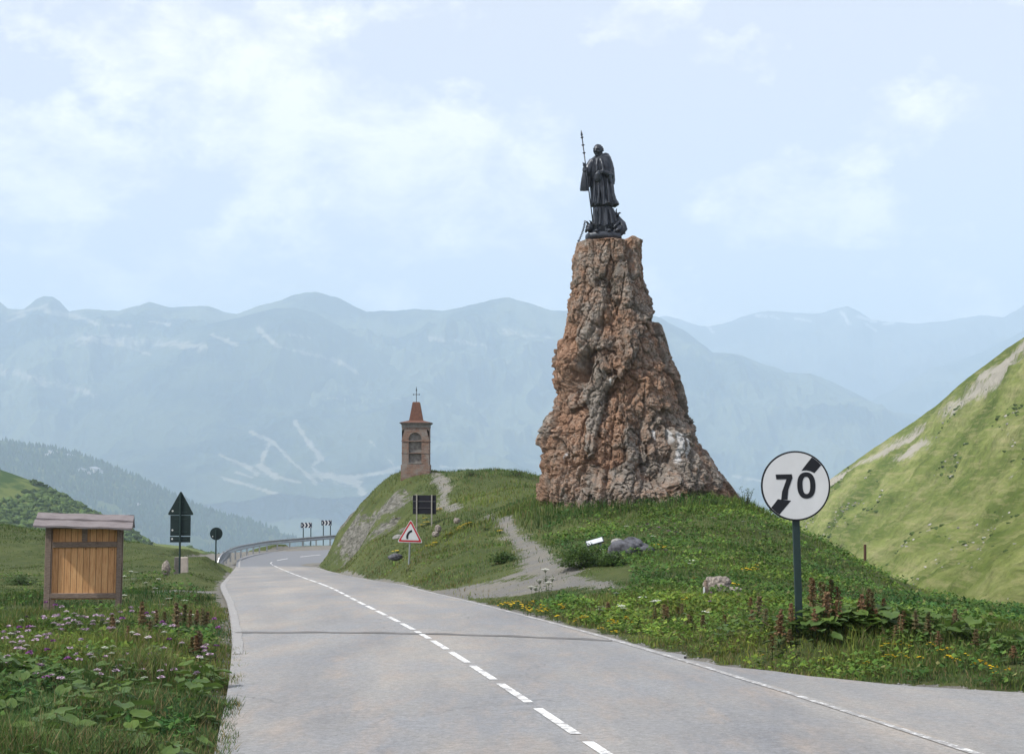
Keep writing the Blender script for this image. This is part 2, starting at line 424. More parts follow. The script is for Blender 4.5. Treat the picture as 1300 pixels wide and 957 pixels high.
# tar seam across the road
TAR = simple('dark tar', (.10, .10, .10), (.16, .155, .15), 9, .8)
vs = []
for k in range(41):
    t = k / 40; y = 25.3 - 1.9 * t
    i = i_at_len(len_at_Y(y)); p = on_road(i, .01 + .955 * t); wv = .11 + .03 * math.sin(k * 1.7) + random.uniform(-.02, .02)
    yo = .05 * math.sin(k * .9)
    vs += [(p[0], p[1] + yo - wv, p[2] + .009), (p[0], p[1] + yo + wv, p[2] + .009)]
tag(npmesh('tar_seam', vs, gridfaces(41, 2)[:, [3, 2, 1, 0]][:, ::-1], TAR), kind='structure')

# ------------------------------------------------------------------ terrain control points
ctl = []
def P(px, row, Y, dz=0): x, y, z = at(px, row, Y); ctl.append((x, y, z + dz))
def Wd(x, y, z): ctl.append((x, y, z))
for k in range(0, len(SEC)):
    if k >= 2:
        ctl += [tuple(Lp[k] + np.array([0, 0, -.02])), tuple(Cpt[k] + np.array([0, 0, -.05])), tuple(Rp[k] + np.array([0, 0, -.02]))]
# mound and tower
for a in [(418,708,99),(427,690,97.5),(440,663,95),(456,643,93.5),(470,628,92),(486,614,91),(502,604.5,90.5),(527,600,90),(548,600,90),
          (452,706,86),(455,690,88),(480,684,82),(478,660,86),(500,650,84),(520,625,86),(500,630,87),(540,690,64),(519,712,57),(505,705,66),(540,655,74),(560,628,82),
          (575,601,92),(575,603,86),(610,600,95),(640,599,96),(668,603,92),(685,607,86),(600,650,70),(625,622,80),(650,640,68),(660,620,76),(625,660,62),(600,700,52),(570,680,60),
          (560,725,50),(600,733,47),(590,715,51),(640,705,51),(650,690,54),(680,715,45),(700,725,41),(620,750,41.5),(650,748,39.5),(700,747,37.5),(745,740,37),(780,748,34.5),
          (690,637,62),(720,640,58),(760,643,56.5),(810,646,55.5),(860,646,55.5),(905,643,56),(932,640,58),(810,628,65),(720,625,66),(900,630,64),
          (962,650,57),(1000,668,53),(1060,697,49.5),(1120,731,46),(1165,764,43),
          (720,690,48),(750,700,44),(800,700,45),(800,722,39),(860,690,46),(900,690,45),(900,750,34),(900,725,38),(960,700,46),(1000,740,36),(1060,750,36),(1000,765,28),
          (800,752,33),(760,755,34),(850,775,28.5),(850,795,25.5),(930,790,24.5),(1014,800,20.5),(1014,775,25),(1080,780,27),(1100,750,38),(1150,790,27),(1200,800,24),(1200,780,33),(1300,780,34),
          (1300,830,18.5),(1230,835,18.6),(1150,835,19.4),(1060,838,19.8),(960,835,20.6),(1170,771,43),(1240,772,46),(1300,774,47),(1400,776,47),(1400,800,26),(1400,850,17)]:
    P(*a)
# asphalt apron at the right: follows the road plane
for (x, y) in ((3.9, 20.0), (5.5, 16.5), (9, 14), (14, 11), (6, 10), (10, 5), (6.5, 0), (12, -3), (20, 4), (16, -10)): Wd(x, y, -.0345 * y - .03)
# left side
for a in [(200,850,18),(100,840,18.5),(0,840,19),(-150,840,18),(270,830,20.3),(180,805,25),(60,800,25.5),(-120,800,26),(262,790,28),(60,781,35),(150,781,35.4),(250,768,35.5),(0,768,38),(-150,775,38),
          (268,750,44),(220,749,44),(150,752,45),(228,728,54),(200,734,54),(262,733,56),(100,733,58),(0,735,58),(-150,735,60),(276,707,76),(282,713,93),(255,716,72),(100,722,78),(0,722,80),
          (155,686,108),(200,694,106),(250,701,103),(281,713,100),(100,683,108),(40,679,110),(0,677,112),(-150,672,112),(-300,668,105)]: P(*a)
for (x, y) in ((-7, 10), (-12, 10), (-7, 3), (-12, -4), (-25, 8), (-25, -10), (-40, 20)): Wd(x, y, -.0345 * y - .05)
# beyond the crest everything falls away
for a in [(303,704,112,0),(344,691,121,0),(385,691,126,0),(425,691,130,0),(450,693,132,0)]: P(a[0], a[1], a[2])
for (x, y, z) in [(-16, 135, -7.5), (-11, 132, -6.2), (-6, 132, -6.5), (-45, 125, -9), (-30, 125, -10), (-20, 128, -10), (-10, 137, -9), (0, 137, -9), (8, 136, -9), (-50, 150, -22), (-20, 150, -20), (0, 150, -19), (20, 150, -20), (50, 150, -28),
                  (-4.5, 104, -3.6), (-9, 105, -4.2), (1, 106, -3.2), (6, 104, -3.2), (13, 92, -5), (15, 80, -4.5), (20, 70, -5.5), (24, 62, -5.5), (30, 64, -7), (40, 64, -8), (50, 60, -7), (50, 45, -3),
                  (30, 100, -13), (50, 100, -18), (45, 80, -12), (20, 120, -13), (50, 30, -1.2), (50, 10, -.3), (50, -10, .3), (-50, 60, -3), (-50, 90, -3.5), (-50, 110, -4.5), (-50, 30, -1.2),
                  (9.5, 72, -1.7), (10.5, 66, -1.5)]: Wd(x, y, z)
for a in [(1165,782,55),(1120,752,57),(1060,716,61),(1220,796,60),(1300,800,65),(1200,790,50),(1000,690,66),(1140,775,70),(1040,740,80)]: P(*a)
ctl = np.array(ctl)
# drop near duplicates
keep = []
for i, c in enumerate(ctl):
    if all((c[0] - ctl[j][0]) ** 2 + (c[1] - ctl[j][1]) ** 2 > .16 for j in keep): keep.append(i)
ctl = ctl[keep]
SC = 50.
def tps_k(r2): return .5 * r2 * np.log(np.maximum(r2, 1e-12))
Pn = ctl[:, :2] / SC; N = len(Pn)
K = tps_k(((Pn[:, None] - Pn[None]) ** 2).sum(-1)) + np.eye(N) * 2e-5
A = np.zeros((N + 3, N + 3)); A[:N, :N] = K; A[:N, N] = 1; A[:N, N + 1:] = Pn; A[N, :N] = 1; A[N + 1:, :N] = Pn.T
wts = np.linalg.solve(A, np.concatenate([ctl[:, 2], np.zeros(3)]))
def tps(xy):
    out = np.zeros(len(xy)); q = np.asarray(xy) / SC
    for a in range(0, len(q), 20000):
        b = q[a:a + 20000]
        out[a:a + 20000] = tps_k(((b[:, None] - Pn[None]) ** 2).sum(-1)) @ wts[:N] + wts[N] + b @ wts[N + 1:]
    return out
GX = np.linspace(-50, 50, 401)
GY = np.concatenate([np.arange(-14, 12, .8), 12 * np.exp(np.linspace(0, math.log(150 / 12), 470))])
xx, yy = np.meshgrid(GX, GY); XY = np.stack([xx.ravel(), yy.ravel()], 1)
ZT = tps(XY)
# road corridor
def corridor(xy):
    """signed distance beyond the tarmac edge, road height, side (-1 left, 1 right)"""
    n = len(xy); d = np.full(n, 99.); z = np.zeros(n); sd_ = np.ones(n)
    mid = (LC + RC) / 2
    for a in range(0, n, 15000):
        q = xy[a:a + 15000]; dd = ((q[:, None] - CC[None, :, :2]) ** 2).sum(-1); k = dd.argmin(1)
        ax = (RC[k, :2] - LC[k, :2]); hw = np.linalg.norm(ax, axis=1); ax = ax / hw[:, None]
        # perpendicular direction of travel
        t = ((q - LC[k, :2]) * ax).sum(1) / hw; along = np.abs(((q - CC[k, :2]) @ np.array([[0], [0]])).ravel())
        lat = np.maximum(-t, t - 1) * hw
        off = np.sqrt(np.maximum(((q - (LC[k, :2] + (t * hw)[:, None] * ax)) ** 2).sum(1), 0))
        d[a:a + 15000] = np.where(off > 6, 99, np.where(lat < 0, lat, np.hypot(lat, off * .3)))
        z[a:a + 15000] = CC[k, 2]; sd_[a:a + 15000] = np.where(t < .5, -1, 1)
    return d, z, sd_
RD, RZ, RS = corridor(XY)
# masks
def capsules(xy, segs):
    m = np.full(len(xy), -9.)
    for (a, b, ra, rb) in segs:
        a = np.array(a[:2]); b = np.array(b[:2]); v = b - a; t = np.clip(((xy - a) @ v) / (v @ v + 1e-9), 0, 1)
        d = np.linalg.norm(xy - (a + t[:, None] * v), axis=1); r = (ra + (rb - ra) * t) * .8
        m = np.maximum(m, (r - d) / .8)
    return m
def chain(pts):
    q = [(at(*p[:3]), p[3]) for p in pts]; return [(q[i][0], q[i + 1][0], q[i][1], q[i + 1][1]) for i in range(len(q) - 1)]
SEGS = chain([(549,600,90,.2),(558,607,86,.38),(566,616,83,.36),(561,629,80,.28),(568,638,76,.42),(578,645,72,.35)]) \
     + chain([(618,652,65,.18),(634,662,60,.26),(652,676,56,.34),(672,692,51,.5),(678,708,47.5,.5),(690,722,43,.75),(712,735,40,.8)]) \
     + chain([(560,752,43.5,1.0),(600,751,41.5,1.5),(650,748,39.5,1.6),(700,745,38,1.2),(745,741,37,.5),(778,748,34.8,.2)]) + chain([(650,734,43,.7),(690,725,42.5,.8)]) \
     + chain([(180,729,57,.8),(250,730,57,1.0),(285,732,58,1.5)]) + chain([(185,753,43,.6),(240,752,43.5,.9),(285,748,45,1.3)]) + chain([(130,753,43,.3),(185,753,43,.5)])
GR = np.clip(.5 + .5 * capsules(XY, SEGS), 0, 1)
edge = np.clip(.62 - np.abs(RD - .05) / .55, 0, .62) * ((RD < 1) & (XY[:, 1] < 200))
GR = np.maximum(GR, edge); GR = np.where(RD < 0, 1, GR)
far_sh = np.clip(.95 - (RD - 1.2) / 1.2, 0, 1) * (XY[:, 1] > 100) * (RS < 0); GR = np.maximum(GR, far_sh * (RD < 3.2))
RSEG = chain([(420,703,98,1.8),(434,678,96,2.3),(446,662,94.5,1.4),(458,646,93.5,.6)]) + chain([(444,703,89.5,1.3),(466,676,87.5,1.5),(492,652,86.5,1.5),(512,636,84,.9),(530,622,84,.5)]) + chain([(440,705,91,1.2),(462,690,86.5,1.3)]) \
     + chain([(470,690,84,.8),(496,664,82,1.0)]) + chain([(505,690,70,.35),(512,672,72,.5)])
RK = np.clip(.34 + .5 * capsules(XY, RSEG), 0, 1)
# small-scale relief off the road
p3 = np.stack([XY[:, 0], XY[:, 1], 0 * XY[:, 0]], 1)
rel_ = np.clip(RD / 1.5, 0, 1)
amp = (.05 + .10 * np.clip((XY[:, 1] - 25) / 40, 0, 1)) * (1 - .8 * GR)
ZT = ZT + rel_ * amp * (fbm(p3 * .5, 4) * 2.2)
strata = fbm(np.stack([XY[:, 0] * .9 + ZT * 1.2, XY[:, 1] * .35, ZT * 2.2], 1), 5, .62, True)
ZT = ZT + RK * .55 * strata * np.clip(RD, 0, 1)
ZT = np.where(RD < .0, RZ - .05, np.where(RD < 1.0, (RZ - .03) * (1 - RD) + ZT * RD, ZT))
ZT = np.where((XY[:, 1] > 112) & (RS < 0) & (RD > 1.3) & (RD < 90), np.minimum(ZT, RZ - .10 - np.maximum(RD - 2.2, 0) * .45), ZT)
ZT = np.where((XY[:, 1] > 133), np.minimum(ZT, -6.5 - (XY[:, 1] - 133) * .5), ZT)
# apron at the right (asphalt sheet laid over the terrain)
apx = [(-16, 60), (-14, 60)]
def apron_edge(y):       # right limit of the apron's asphalt for each y
    return np.interp(y, [-14, 6, 12, 15.5, 16.9, 17.9, 19.0, 20.4, 22.6], [40, 26, 12, 6.6, 4.85, 3.75, 3.0, 2.45, 1.88])
redge = np.interp(XY[:, 1], RC[:150, 1], RC[:150, 0])
inap = (XY[:, 1] < 22.6) & (XY[:, 0] < apron_edge(XY[:, 1]) + .25) & (XY[:, 0] > redge - .3)
ZT = np.where(inap, -.0345 * XY[:, 1] - .05, ZT); GR = np.where(inap, 1, GR)
ZG = ZT.reshape(xx.shape); GG = GR.reshape(xx.shape); RG = RK.reshape(xx.shape); RDG = RD.reshape(xx.shape)
def samp(A_, x, y):
    x = np.atleast_1d(x).astype(float); y = np.atleast_1d(y).astype(float)
    i = np.clip(np.interp(y, GY, np.arange(len(GY))), 0, len(GY) - 1.001); j = np.clip(np.interp(x, GX, np.arange(len(GX))), 0, len(GX) - 1.001)
    a = i.astype(int); b = j.astype(int); f = i - a; g = j - b
    return (A_[a, b] * (1 - f) + A_[a + 1, b] * f) * (1 - g) + (A_[a, b + 1] * (1 - f) + A_[a + 1, b + 1] * f) * g
def gz(x, y): return float(samp(ZG, x, y)[0])
TV = np.stack([XY[:, 0], XY[:, 1], ZT], 1); TF = gridfaces(*xx.shape)
isg = (GR[TF].max(1) > .12) & ((RD[TF].min(1) > -.4) | False) & (RD[TF].min(1) > -.5)
gpath = (capsules(XY, SEGS)[TF].max(1) > -.9) & (RD[TF].min(1) > 0)
def submesh(name, mask, kind='structure'):
    f = TF[mask]; u, inv = np.unique(f, return_inverse=True)
    o = npmesh(name, TV[u], inv.reshape(f.shape), GROUND, attrs={'gravel': GR[u], 'rock': RK[u]}); return tag(o, kind=kind)
submesh('ground', ~gpath); submesh('gravel_path', gpath)
# apron sheet
ys = np.arange(-14, 22.7, .3); vs = []
for y in ys:
    l = float(np.interp(y, RC[:150, 1], RC[:150, 0])) - .02; r = float(apron_edge(y))
    r += .10 * math.sin(y * 2.1) + .07 * math.sin(y * 5.3 + 1)
    for k in range(5):
        t = k / 4; x = l + (max(r, l + .03) - l) * t; vs.append((x, y, -.0345 * y - .004 - .004 * (t > 0)))
tag(npmesh('roadside_apron', vs, gridfaces(len(ys), 5), ASPHALT, attrs={'relaid': np.full(len(vs), .25)}), kind='structure')

# ------------------------------------------------------------------ land beyond
FARG = m_mountain('far grass slope', (.05, .075, .02), (.09, .11, .03), (.2, .2, .18), False, 12)
# apron of land falling from the pass to the valley floor
rings = []
bnd = [(x, 150, None) for x in np.linspace(-50, 50, 41)]
vs = []
for f_, zz in ((0, None), (.05, -60), (.3, -420), (1, -1150)):
    for k, x in enumerate(np.linspace(-50, 50, 41)):
        if f_ == 0: vs.append((x, 150, gz(x, 149.9) - .02))
        else: vs.append((x * (1 + 70 * f_), 150 + 4200 * f_, zz))
tag(npmesh('valley_slope', vs, gridfaces(4, 41), FARG), kind='structure')
vs = []
for f_ in (0, .04, 1):
    for y in np.linspace(-14, 150, 30): vs.append((-50 - 900 * f_, y + (f_ * 400 * (y - 60) / 60), gz(-50, y) - .02 if f_ == 0 else (-14 if f_ < .5 else -600) * (1 if y > 70 else .25)))
tag(npmesh('left_slope', vs, gridfaces(3, 30)[:, ::-1], FARG), kind='structure')
vs = []
for f_ in (0, 1):
    for x in np.linspace(-50, 50, 21): vs.append((x * (1 + 6 * f_), -14 - 300 * f_, (gz(x, -13.9) if f_ == 0 else 8)))
tag(npmesh('pass_meadow', vs, gridfaces(2, 21)[:, ::-1], FARG), kind='structure')
vs = [(-15800, -1500, -1150), (15800, -1500, -1150), (15800, 20300, -1150), (-15800, 20300, -1150)]
tag(npmesh('valley_floor', vs, [(0, 1, 2, 3)], m_mountain('valley floor', (.03, .05, .025), (.08, .10, .05), (.3, .3, .25), False)), kind='structure')

# right hillside
HB = [(1700,330,200),(1500,380,260),(1400,372,360),(1300,428,480),(1240,472,540),(1180,521,600),(1120,562,650),(1060,604,700),(1000,650,760),(930,705,820),(860,770,880)]   # crest
HC = [(2300,900,60),(1900,860,75),(1600,840,95),(1480,830,120),(1380,822,140),(1300,815,160),(1230,805,190),(1150,800,240),(1050,800,330),(960,800,480),(870,800,700)]    # foot
cr = catmull([at(*p) for p in HB], 40); ft = catmull([at(*p) for p in HC], 40)
nv = 260; tt = np.linspace(0, 1, nv)
V = cr[:, None] * (1 - tt)[None, :, None] + ft[:, None] * tt[None, :, None]
V[:, :, 2] -= (18 * np.sin(np.pi * tt) * np.linspace(.9, .5, len(cr))[:, None])
back = V[:, :1] + np.array([60, 40, -70.]); back2 = back + np.array([500, 300, -500.])
q = V.reshape(-1, 3)
q1 = q * np.array([1 / 46, 1 / 60, 1 / 25]); wgt = np.minimum(np.tile(np.minimum(tt * 14, 1), len(cr)), 1)
nz = fbm(q1, 5, .55, False) * 9 + fbm(q * np.array([.10, .03, .10]), 4, .6, True) * 1.5
q[:, 2] += nz * (.22 + .78 * wgt); q[:, 0] -= nz * .5 * wgt
V = q.reshape(V.shape); V = np.concatenate([back2, back, V], 1)
# rocky scree scars near the crest
u = np.linspace(0, 1, len(cr)); pos = V.reshape(-1, 3)
scree = []
for a, b, ra, rb in (((1290,468,485),(1236,508,540),3.5,2.6),((1215,520,560),(1150,575,620),2.2,4),((1180,545,580),(1062,612,690),1.5,3),((1165,568,560),(1150,578,560),2.6,2.0),((1290,592,400),(1225,618,430),2.2,1.5),((1300,455,470),(1200,530,560),1.5,1.2),((1120,640,560),(1108,645,560),1.2,1.),((1275,478,480),(1228,520,530),4.5,3.5),((1298,440,470),(1262,478,500),4,3),((1190,585,580),(1150,585,590),2.5,2.)):
    scree.append((np.array(at(*a)), np.array(at(*b)), ra * 1.8, rb * 1.8))
m = np.full(len(pos), -9.)
for a, b, ra, rb in scree:
    v = b - a; t = np.clip(((pos - a) @ v) / (v @ v), 0, 1); dv_ = (pos - (a + t[:, None] * v)) * np.array([1, .22, 1.3]); m = np.maximum(m, 1 - np.linalg.norm(dv_, axis=1) / (ra + (rb - ra) * t))
m = np.clip(m * .5 + .5, 0, 1)
n = NT('sunlit alpine hillside')
st = n.co((.05, .018, .05), (0, 0, .2)); a = n.noise(1.0, 9, .68, st); b = n.noise(.25, 8, .75); c = n.noise(.016, 5, .6)
tr_ = n.noise(1.0, 7, .7, n.co((.05, .05, .8), (0, .25, 0)))
g = n.ramp(a, [(.36, (.105, .150, .034)), (.5, (.225, .265, .080)), (.66, (.37, .37, .17))])
g = n.mix(n.ramp(c, [(.38, .75), (.56, 0.)]), g, (.085, .125, .025))
g = n.mix(n.ramp(b, [(.48, 0.), (.66, .6)]), g, (.09, .105, .035)); g = n.mix(n.ramp(tr_, [(.50, 0.), (.62, .45)]), g, (.36, .33, .17)); g = n.mix(.5, g, n.ramp(n.noise(.9, 6, .85), [(.3, (.25, .25, .25)), (.7, (.75, .75, .75))]), 'OVERLAY')
mm = n.math('ADD', n.attr('scree'), n.math('MULTIPLY', n.math('SUBTRACT', b, .5), 1.5))
g = n.mix(n.ramp(mm, [(.48, 0.), (.75, .9)]), g, (.42, .39, .35))
g = n.mix(n.ramp(n.noise(.09, 9, .8, n.co((1, .5, 1))), [(.63, 0.), (.68, .9)]), g, (.34, .33, .29))
n.bump(b, 1, 2.0)
hs = npmesh('right_hillside', pos, gridfaces(V.shape[0], V.shape[1]), n.out(g, 1, 0, 0), attrs={'scree': m}); tag(hs, kind='structure')

# ------------------------------------------------------------------ mountain ranges
def rangemesh(name, crest, Y0, rowb, Yb, mat, clear=(), amp=1.0, cols_=700, rows_=160, ridgeamp=1.0, seed=0, sub=()):
    crest = np.array(crest, float); pxs = np.linspace(crest[0, 0], crest[-1, 0], cols_)
    rows = np.interp(pxs, crest[:, 0], crest[:, 1])
    jn = fbm(np.stack([pxs / 34 + seed, 0 * pxs, 0 * pxs + seed], 1), 6, .62) * 5.5 * ridgeamp; rows = rows + jn
    Yc = Y0 * (1 + .0 * pxs)
    top = np.array([at(p, r, Y0) for p, r in zip(pxs, rows)])
    bot = np.array([at(p, rowb, Yb) for p in pxs])
    t = np.linspace(0, 1, rows_)
    V = top[:, None] * (1 - t)[None, :, None] + bot[:, None] * t[None, :, None]
    V[:, :, 2] -= (np.sin(np.pi * t) * .05 * (Y0 - Yb))[None, :]
    q = V.reshape(-1, 3); L = Y0 / 10.
    sc_ = np.array([1 / L, .55 / L, .9 / L])
    d = fbm(q * sc_ + seed * 7, 6, .55, True) * L * .30 * amp
    wg = np.tile(np.minimum(t * 6, 1) * (1 - .6 * t), cols_)
    q[:, 2] += d * wg; q[:, 1] -= d * wg * .8
    V = q.reshape(V.shape)
    b1 = V[:, :1] + np.array([0, Y0 * .12, -Y0 * .06]); V = np.concatenate([b1, V], 1); q = V.reshape(-1, 3)
    m = np.full(len(q), -9.)
    if clear:
        # work out where each vertex sits seen along the valley, then mark pastures and pistes on it
        yy_ = q[:, 1]; dz = (q[:, 2] - CH) / yy_; yc = np.tan(np.arctan(dz) - PITCH); xp = 650 + FPX * q[:, 0] / yy_ * np.cos(np.arctan(dz)) / np.cos(np.arctan(yc)) / np.sqrt(1 + dz ** 2) * np.sqrt(1 + yc ** 2) * 1.0
        xp = 650 + FPX * q[:, 0] / (yy_ * cp + (q[:, 2] - CH) * sp); rp = 478.5 - FPX * yc
        for (ax, ay, bx, by, ra, rb, *k) in clear:
            vx, vy = bx - ax, by - ay; tq = np.clip(((xp - ax) * vx + (rp - ay) * vy) / (vx * vx + vy * vy + 1e-9), 0, 1)
            dd = np.hypot(xp - ax - tq * vx, (rp - ay - tq * vy) * 1.25); m = np.maximum(m, (1 - dd / (ra + (rb - ra) * tq)) * .5 + .45 * (k[0] if k else 1))
    m = np.clip(m, 0, 1)
    o = npmesh(name, q, gridfaces(V.shape[0], V.shape[1]), mat, attrs={'clear': m}); return tag(o, kind='structure')
MAIN = [(-250,375),(-60,370),(-15,372),(0,383),(10,392),(30,393),(45,381),(55,377),(66,377),(76,382),(88,395),(110,392),(150,395),(172,388),(190,384),(215,390),(240,389),(262,388),(285,396),(300,398),(325,391),(350,382),(375,374),(400,371),(425,377),(445,386),(465,395),(500,395),(530,392),(560,395),(585,390),(605,386),(625,380),(648,378),(670,385),(700,393),(730,396),(780,394),(815,398),(838,403),(870,421),(905,447),(932,449),(960,458),(1000,473),(1028,474),(1060,486),(1085,499),(1110,512),(1135,523),(1165,526),(1200,540),(1260,570),(1400,640)]
PISTE = [(318,548,345,560,3,3),(345,560,336,575,3,3),(336,575,330,592,3,4),(330,592,352,606,5,5),(352,606,380,612,4,3),(345,560,375,590,3,3),(375,590,400,612,4,4),(375,536,390,560,4,4),(390,560,408,582,4,4),(408,582,396,592,4,3),(396,592,410,610,3,3),
         (280,578,310,590,3,4),(310,590,325,600,4,4),(400,600,450,612,6,10),(440,606,500,598,4,3),(450,610,470,640,5,6),(430,640,470,660,5,4),(480,600,520,590,3,2),(300,600,320,606,3,2),(280,605,360,630,3,4,.8),
         (10,400,60,388,2,3),(60,395,100,402,5,4),(95,400,120,410,3,3),(120,412,165,414,2,3),(0,412,30,400,1,3),(190,408,215,412,2,3),(270,425,300,438,3,4),(330,418,350,438,4,3),(350,440,390,448,3,2),(385,448,430,458,4,4),(430,458,455,474,4,3),(370,425,400,430,3,2),(160,440,190,450,3,2),
         (415,505,450,507,1.2,1.2,.8),(500,505,520,508,1.2,1,.8),(640,460,652,461,2,1.5,.8),(470,560,500,590,2,2,.7),
         (560,592,640,598,3,2,.7),(840,520,850,522,1.5,1.5),(930,604,985,614,3,2,.8),(640,420,700,430,8,4,.62),(550,430,620,440,8,5,.6),(100,430,260,440,14,8,.6),(0,470,120,500,12,8,.55)]
rangemesh('mountain', MAIN, 13000, 770, 7800, m_mountain('forested mountain', (.016, .030, .020), (.085, .10, .055), (.25, .23, .18)), PISTE, cols_=1150, rows_=260, amp=1.8)  # forest and meadow tones, contrast raised in place of faint relief shading
SUB = [(-200,720),(-60,640),(40,560),(90,500),(140,466),(180,448),(230,424),(262,412),(300,404),(330,396),(350,391),(375,391),(395,396),(420,408),(450,424),(480,442),(520,466),(560,492),(620,530),(700,580)]
SUBC = PISTE + [(328,418,350,438,4,3),(350,440,390,448,3,2),(385,448,430,458,4,4),(430,458,455,474,4,3),(370,425,400,430,3,2)]
rangemesh('mountain_spur', SUB, 11700, 640, 8800, m_mountain('forested spur', (.012, .024, .018), (.05, .065, .035), (.24, .22, .17)), SUBC, cols_=500, rows_=160, seed=3, amp=1.2, ridgeamp=.5)
rangemesh('distant_mountain', [(1000,600),(1060,540),(1090,520),(1112,505),(1140,492),(1180,470),(1216,458),(1250,446),(1280,430),(1320,408),(1420,360),(1600,380)], 15500, 700, 13300, m_mountain('distant mountain', (.03, .045, .03), (.07, .08, .05), (.4, .4, .4)), cols_=300, rows_=90, seed=5)
rangemesh('farthest_mountain', [(780,430),(820,408),(845,401),(862,404),(885,413),(901,415),(920,410),(940,402),(976,394),(1000,397),(1042,398),(1060,392),(1075,389),(1090,395),(1105,404),(1131,410),(1160,410),(1188,409),(1220,405),(1244,400),(1273,402),(1290,394),(1310,380),(1400,370),(1600,390)], 18000, 640, 15800,
          m_mountain('snowy far mountain', (.05, .06, .06), (.10, .11, .10), (.42, .42, .42)), [(895,408,905,422,3,3),(960,400,990,404,3,2),(1068,396,1080,412,3,3),(1090,402,1112,408,4,3),(1100,412,1112,420,3,3),(1010,404,1030,408,3,2),(1120,412,1135,410,3,2)], cols_=500, rows_=90, seed=8)
# blue forested ridge with chalets
RC2 = [(-260,520),(-100,545),(0,559),(40,566),(75,570),(100,577),(130,588),(155,598),(180,608),(205,622),(232,634),(260,646),(290,655),(315,661),(345,671),(370,682),(395,694),(430,712),(500,760)]
fr = m_mountain('forest floor', (.03, .05, .02), (.08, .10, .035), (.5, .5, .45), False, 8)
rangemesh('forested_ridge', RC2, 6000, 900, 3400, fr, cols_=320, rows_=90, seed=2, amp=.25, ridgeamp=.35)
HL = [(-260,560),(-60,585),(0,596),(20,603),(45,612),(75,626),(100,640),(130,655),(160,668),(178,682),(200,690),(235,693),(270,702),(310,722),(360,760)]
rangemesh('near_left_hill', HL, 950, 860, 380, m_mountain('shrubby hill ground', (.05, .085, .025), (.13, .16, .05), (.5, .5, .45), False, 20), cols_=260, rows_=110, seed=6, amp=.25, ridgeamp=.25)
# ------------------------------------------------------------------ rock tower of the monument
HR = 60.
prof = [(310,734,813),(320,732,812),(345,728,814),(370,725,820),(400,719,828),(430,713,838),(450,705,843),(480,704,857),(500,706,862),(530,697,870),(560,684,882),(580,683,892),(600,686,905),(620,684,920),(640,684,934),(668,680,946)]
prof = np.array(prof, float)
NH, NTH = 430, 520
rows = np.linspace(308, 668, NH)
lx = np.interp(rows, prof[:, 0], prof[:, 1]); rx = np.interp(rows, prof[:, 0], prof[:, 2])
xl = np.array([at(p, r, HR)[0] for p, r in zip(lx, rows)]); xr = np.array([at(p, r, HR)[0] for p, r in zip(rx, rows)]); zz = np.array([at(650, r, HR)[2] for r in rows])
cxx = (xl + xr) / 2; rr = (xr - xl) / 2
th = np.linspace(0, 2 * np.pi, NTH, endpoint=False)
ca, sa = np.cos(th), np.sin(th)
# squarish crags: shallow planar facets round the stack
PX = cxx[:, None] + rr[:, None] * ca[None]; PY = HR + rr[:, None] * .9 * sa[None] ; PZ = np.repeat(zz[:, None], NTH, 1)
q = np.stack([PX, PY, PZ], -1).reshape(-1, 3)
nrm = np.stack([np.repeat(ca[None], NH, 0), np.repeat(sa[None], NH, 0), np.zeros((NH, NTH)) + .15], -1).reshape(-1, 3)
wq = q + .30 * np.stack([fbm(q * 1.5 + 5, 3), fbm(q * 1.5 + 17, 3), fbm(q * 1.5 + 31, 3)], 1)
F1, F2, cid = worley(wq * np.array([.95, .95, .48]))
f1, f2, cid2 = worley(wq * np.array([2.4, 2.4, 1.5]) + .1 * cid[:, None], 9)
g1, g2, cid3 = worley(wq * 8.5 + 3, 4)
b1 = np.clip((F2 - F1) * 2.2, 0, 1); b2 = np.clip((f2 - f1) * 2.0, 0, 1); b3 = np.clip((g2 - g1) * 1.8, 0, 1)
ck1 = np.exp(-(perlin(q * np.array([1.1, 1.1, .28]) + 3) / .045) ** 2); ck2 = np.exp(-(perlin(q * np.array([2.3, 2.3, .9]) + 30) / .05) ** 2)
plane_ = lambda F_, c_, k: (c_ - .5) * k
disp = -.08 + .10 * np.minimum(b1 * 3, 1) + (cid - .5) * .42 + .06 * np.minimum(b2 * 3, 1) + (cid2 - .5) * .20 + (cid3 - .5) * .10 + .03 * np.minimum(b3 * 3, 1) - .15 * ck1 - .07 * ck2 + .30 * fbm(q * .6, 3, .5, True) + .34 * fbm(q * np.array([1.2, 1.2, .8]) + 9, 7, .62)
# vertical gully at the right of the middle and cave-like hollow at the left
sx = (q[:, 0] - at(790, 500, HR)[0]) ; front = q[:, 1] < HR
def dent(px, row, wx, wz, depth, lean=0.):
    x, _, z = at(px, row, HR); dz = q[:, 2] - z
    return -depth * np.exp(-((q[:, 0] - x - lean * dz) / wx) ** 2 - (dz / wz) ** 2) * front
disp += dent(738, 472, .30, .75, 1.0, .25) + dent(805, 545, .35, 2.2, .35, -.1) + dent(797, 320, .13, 1.1, .6) + dent(830, 585, .9, .7, .30) + dent(777, 400, .25, 1.6, .22) + dent(770, 500, .3, 1.0, .2)
disp = np.clip(disp - .09 * np.clip((q[:, 2] - 2.5) / 2, 0, 1), -.9, .30) - .12 * np.clip(-nrm[:, 0], 0, 1) * (q[:, 2] < 3.2)
disp -= dent(715, 470, .35, .8, .30) + dent(745, 590, .7, .9, .25) + dent(845, 612, .5, .45, .35) + dent(780, 630, 1.1, .5, .3)
taper = np.clip((zz[:, None] * np.ones(NTH) - zz.min()) / 9, 0, 1).ravel()
disp = disp * (1 - .30 * taper) * np.clip((rr / 1.6), .5, 1.0).repeat(NTH)
V = q + nrm * disp[:, None]; V = V.reshape(NH, NTH, 3)
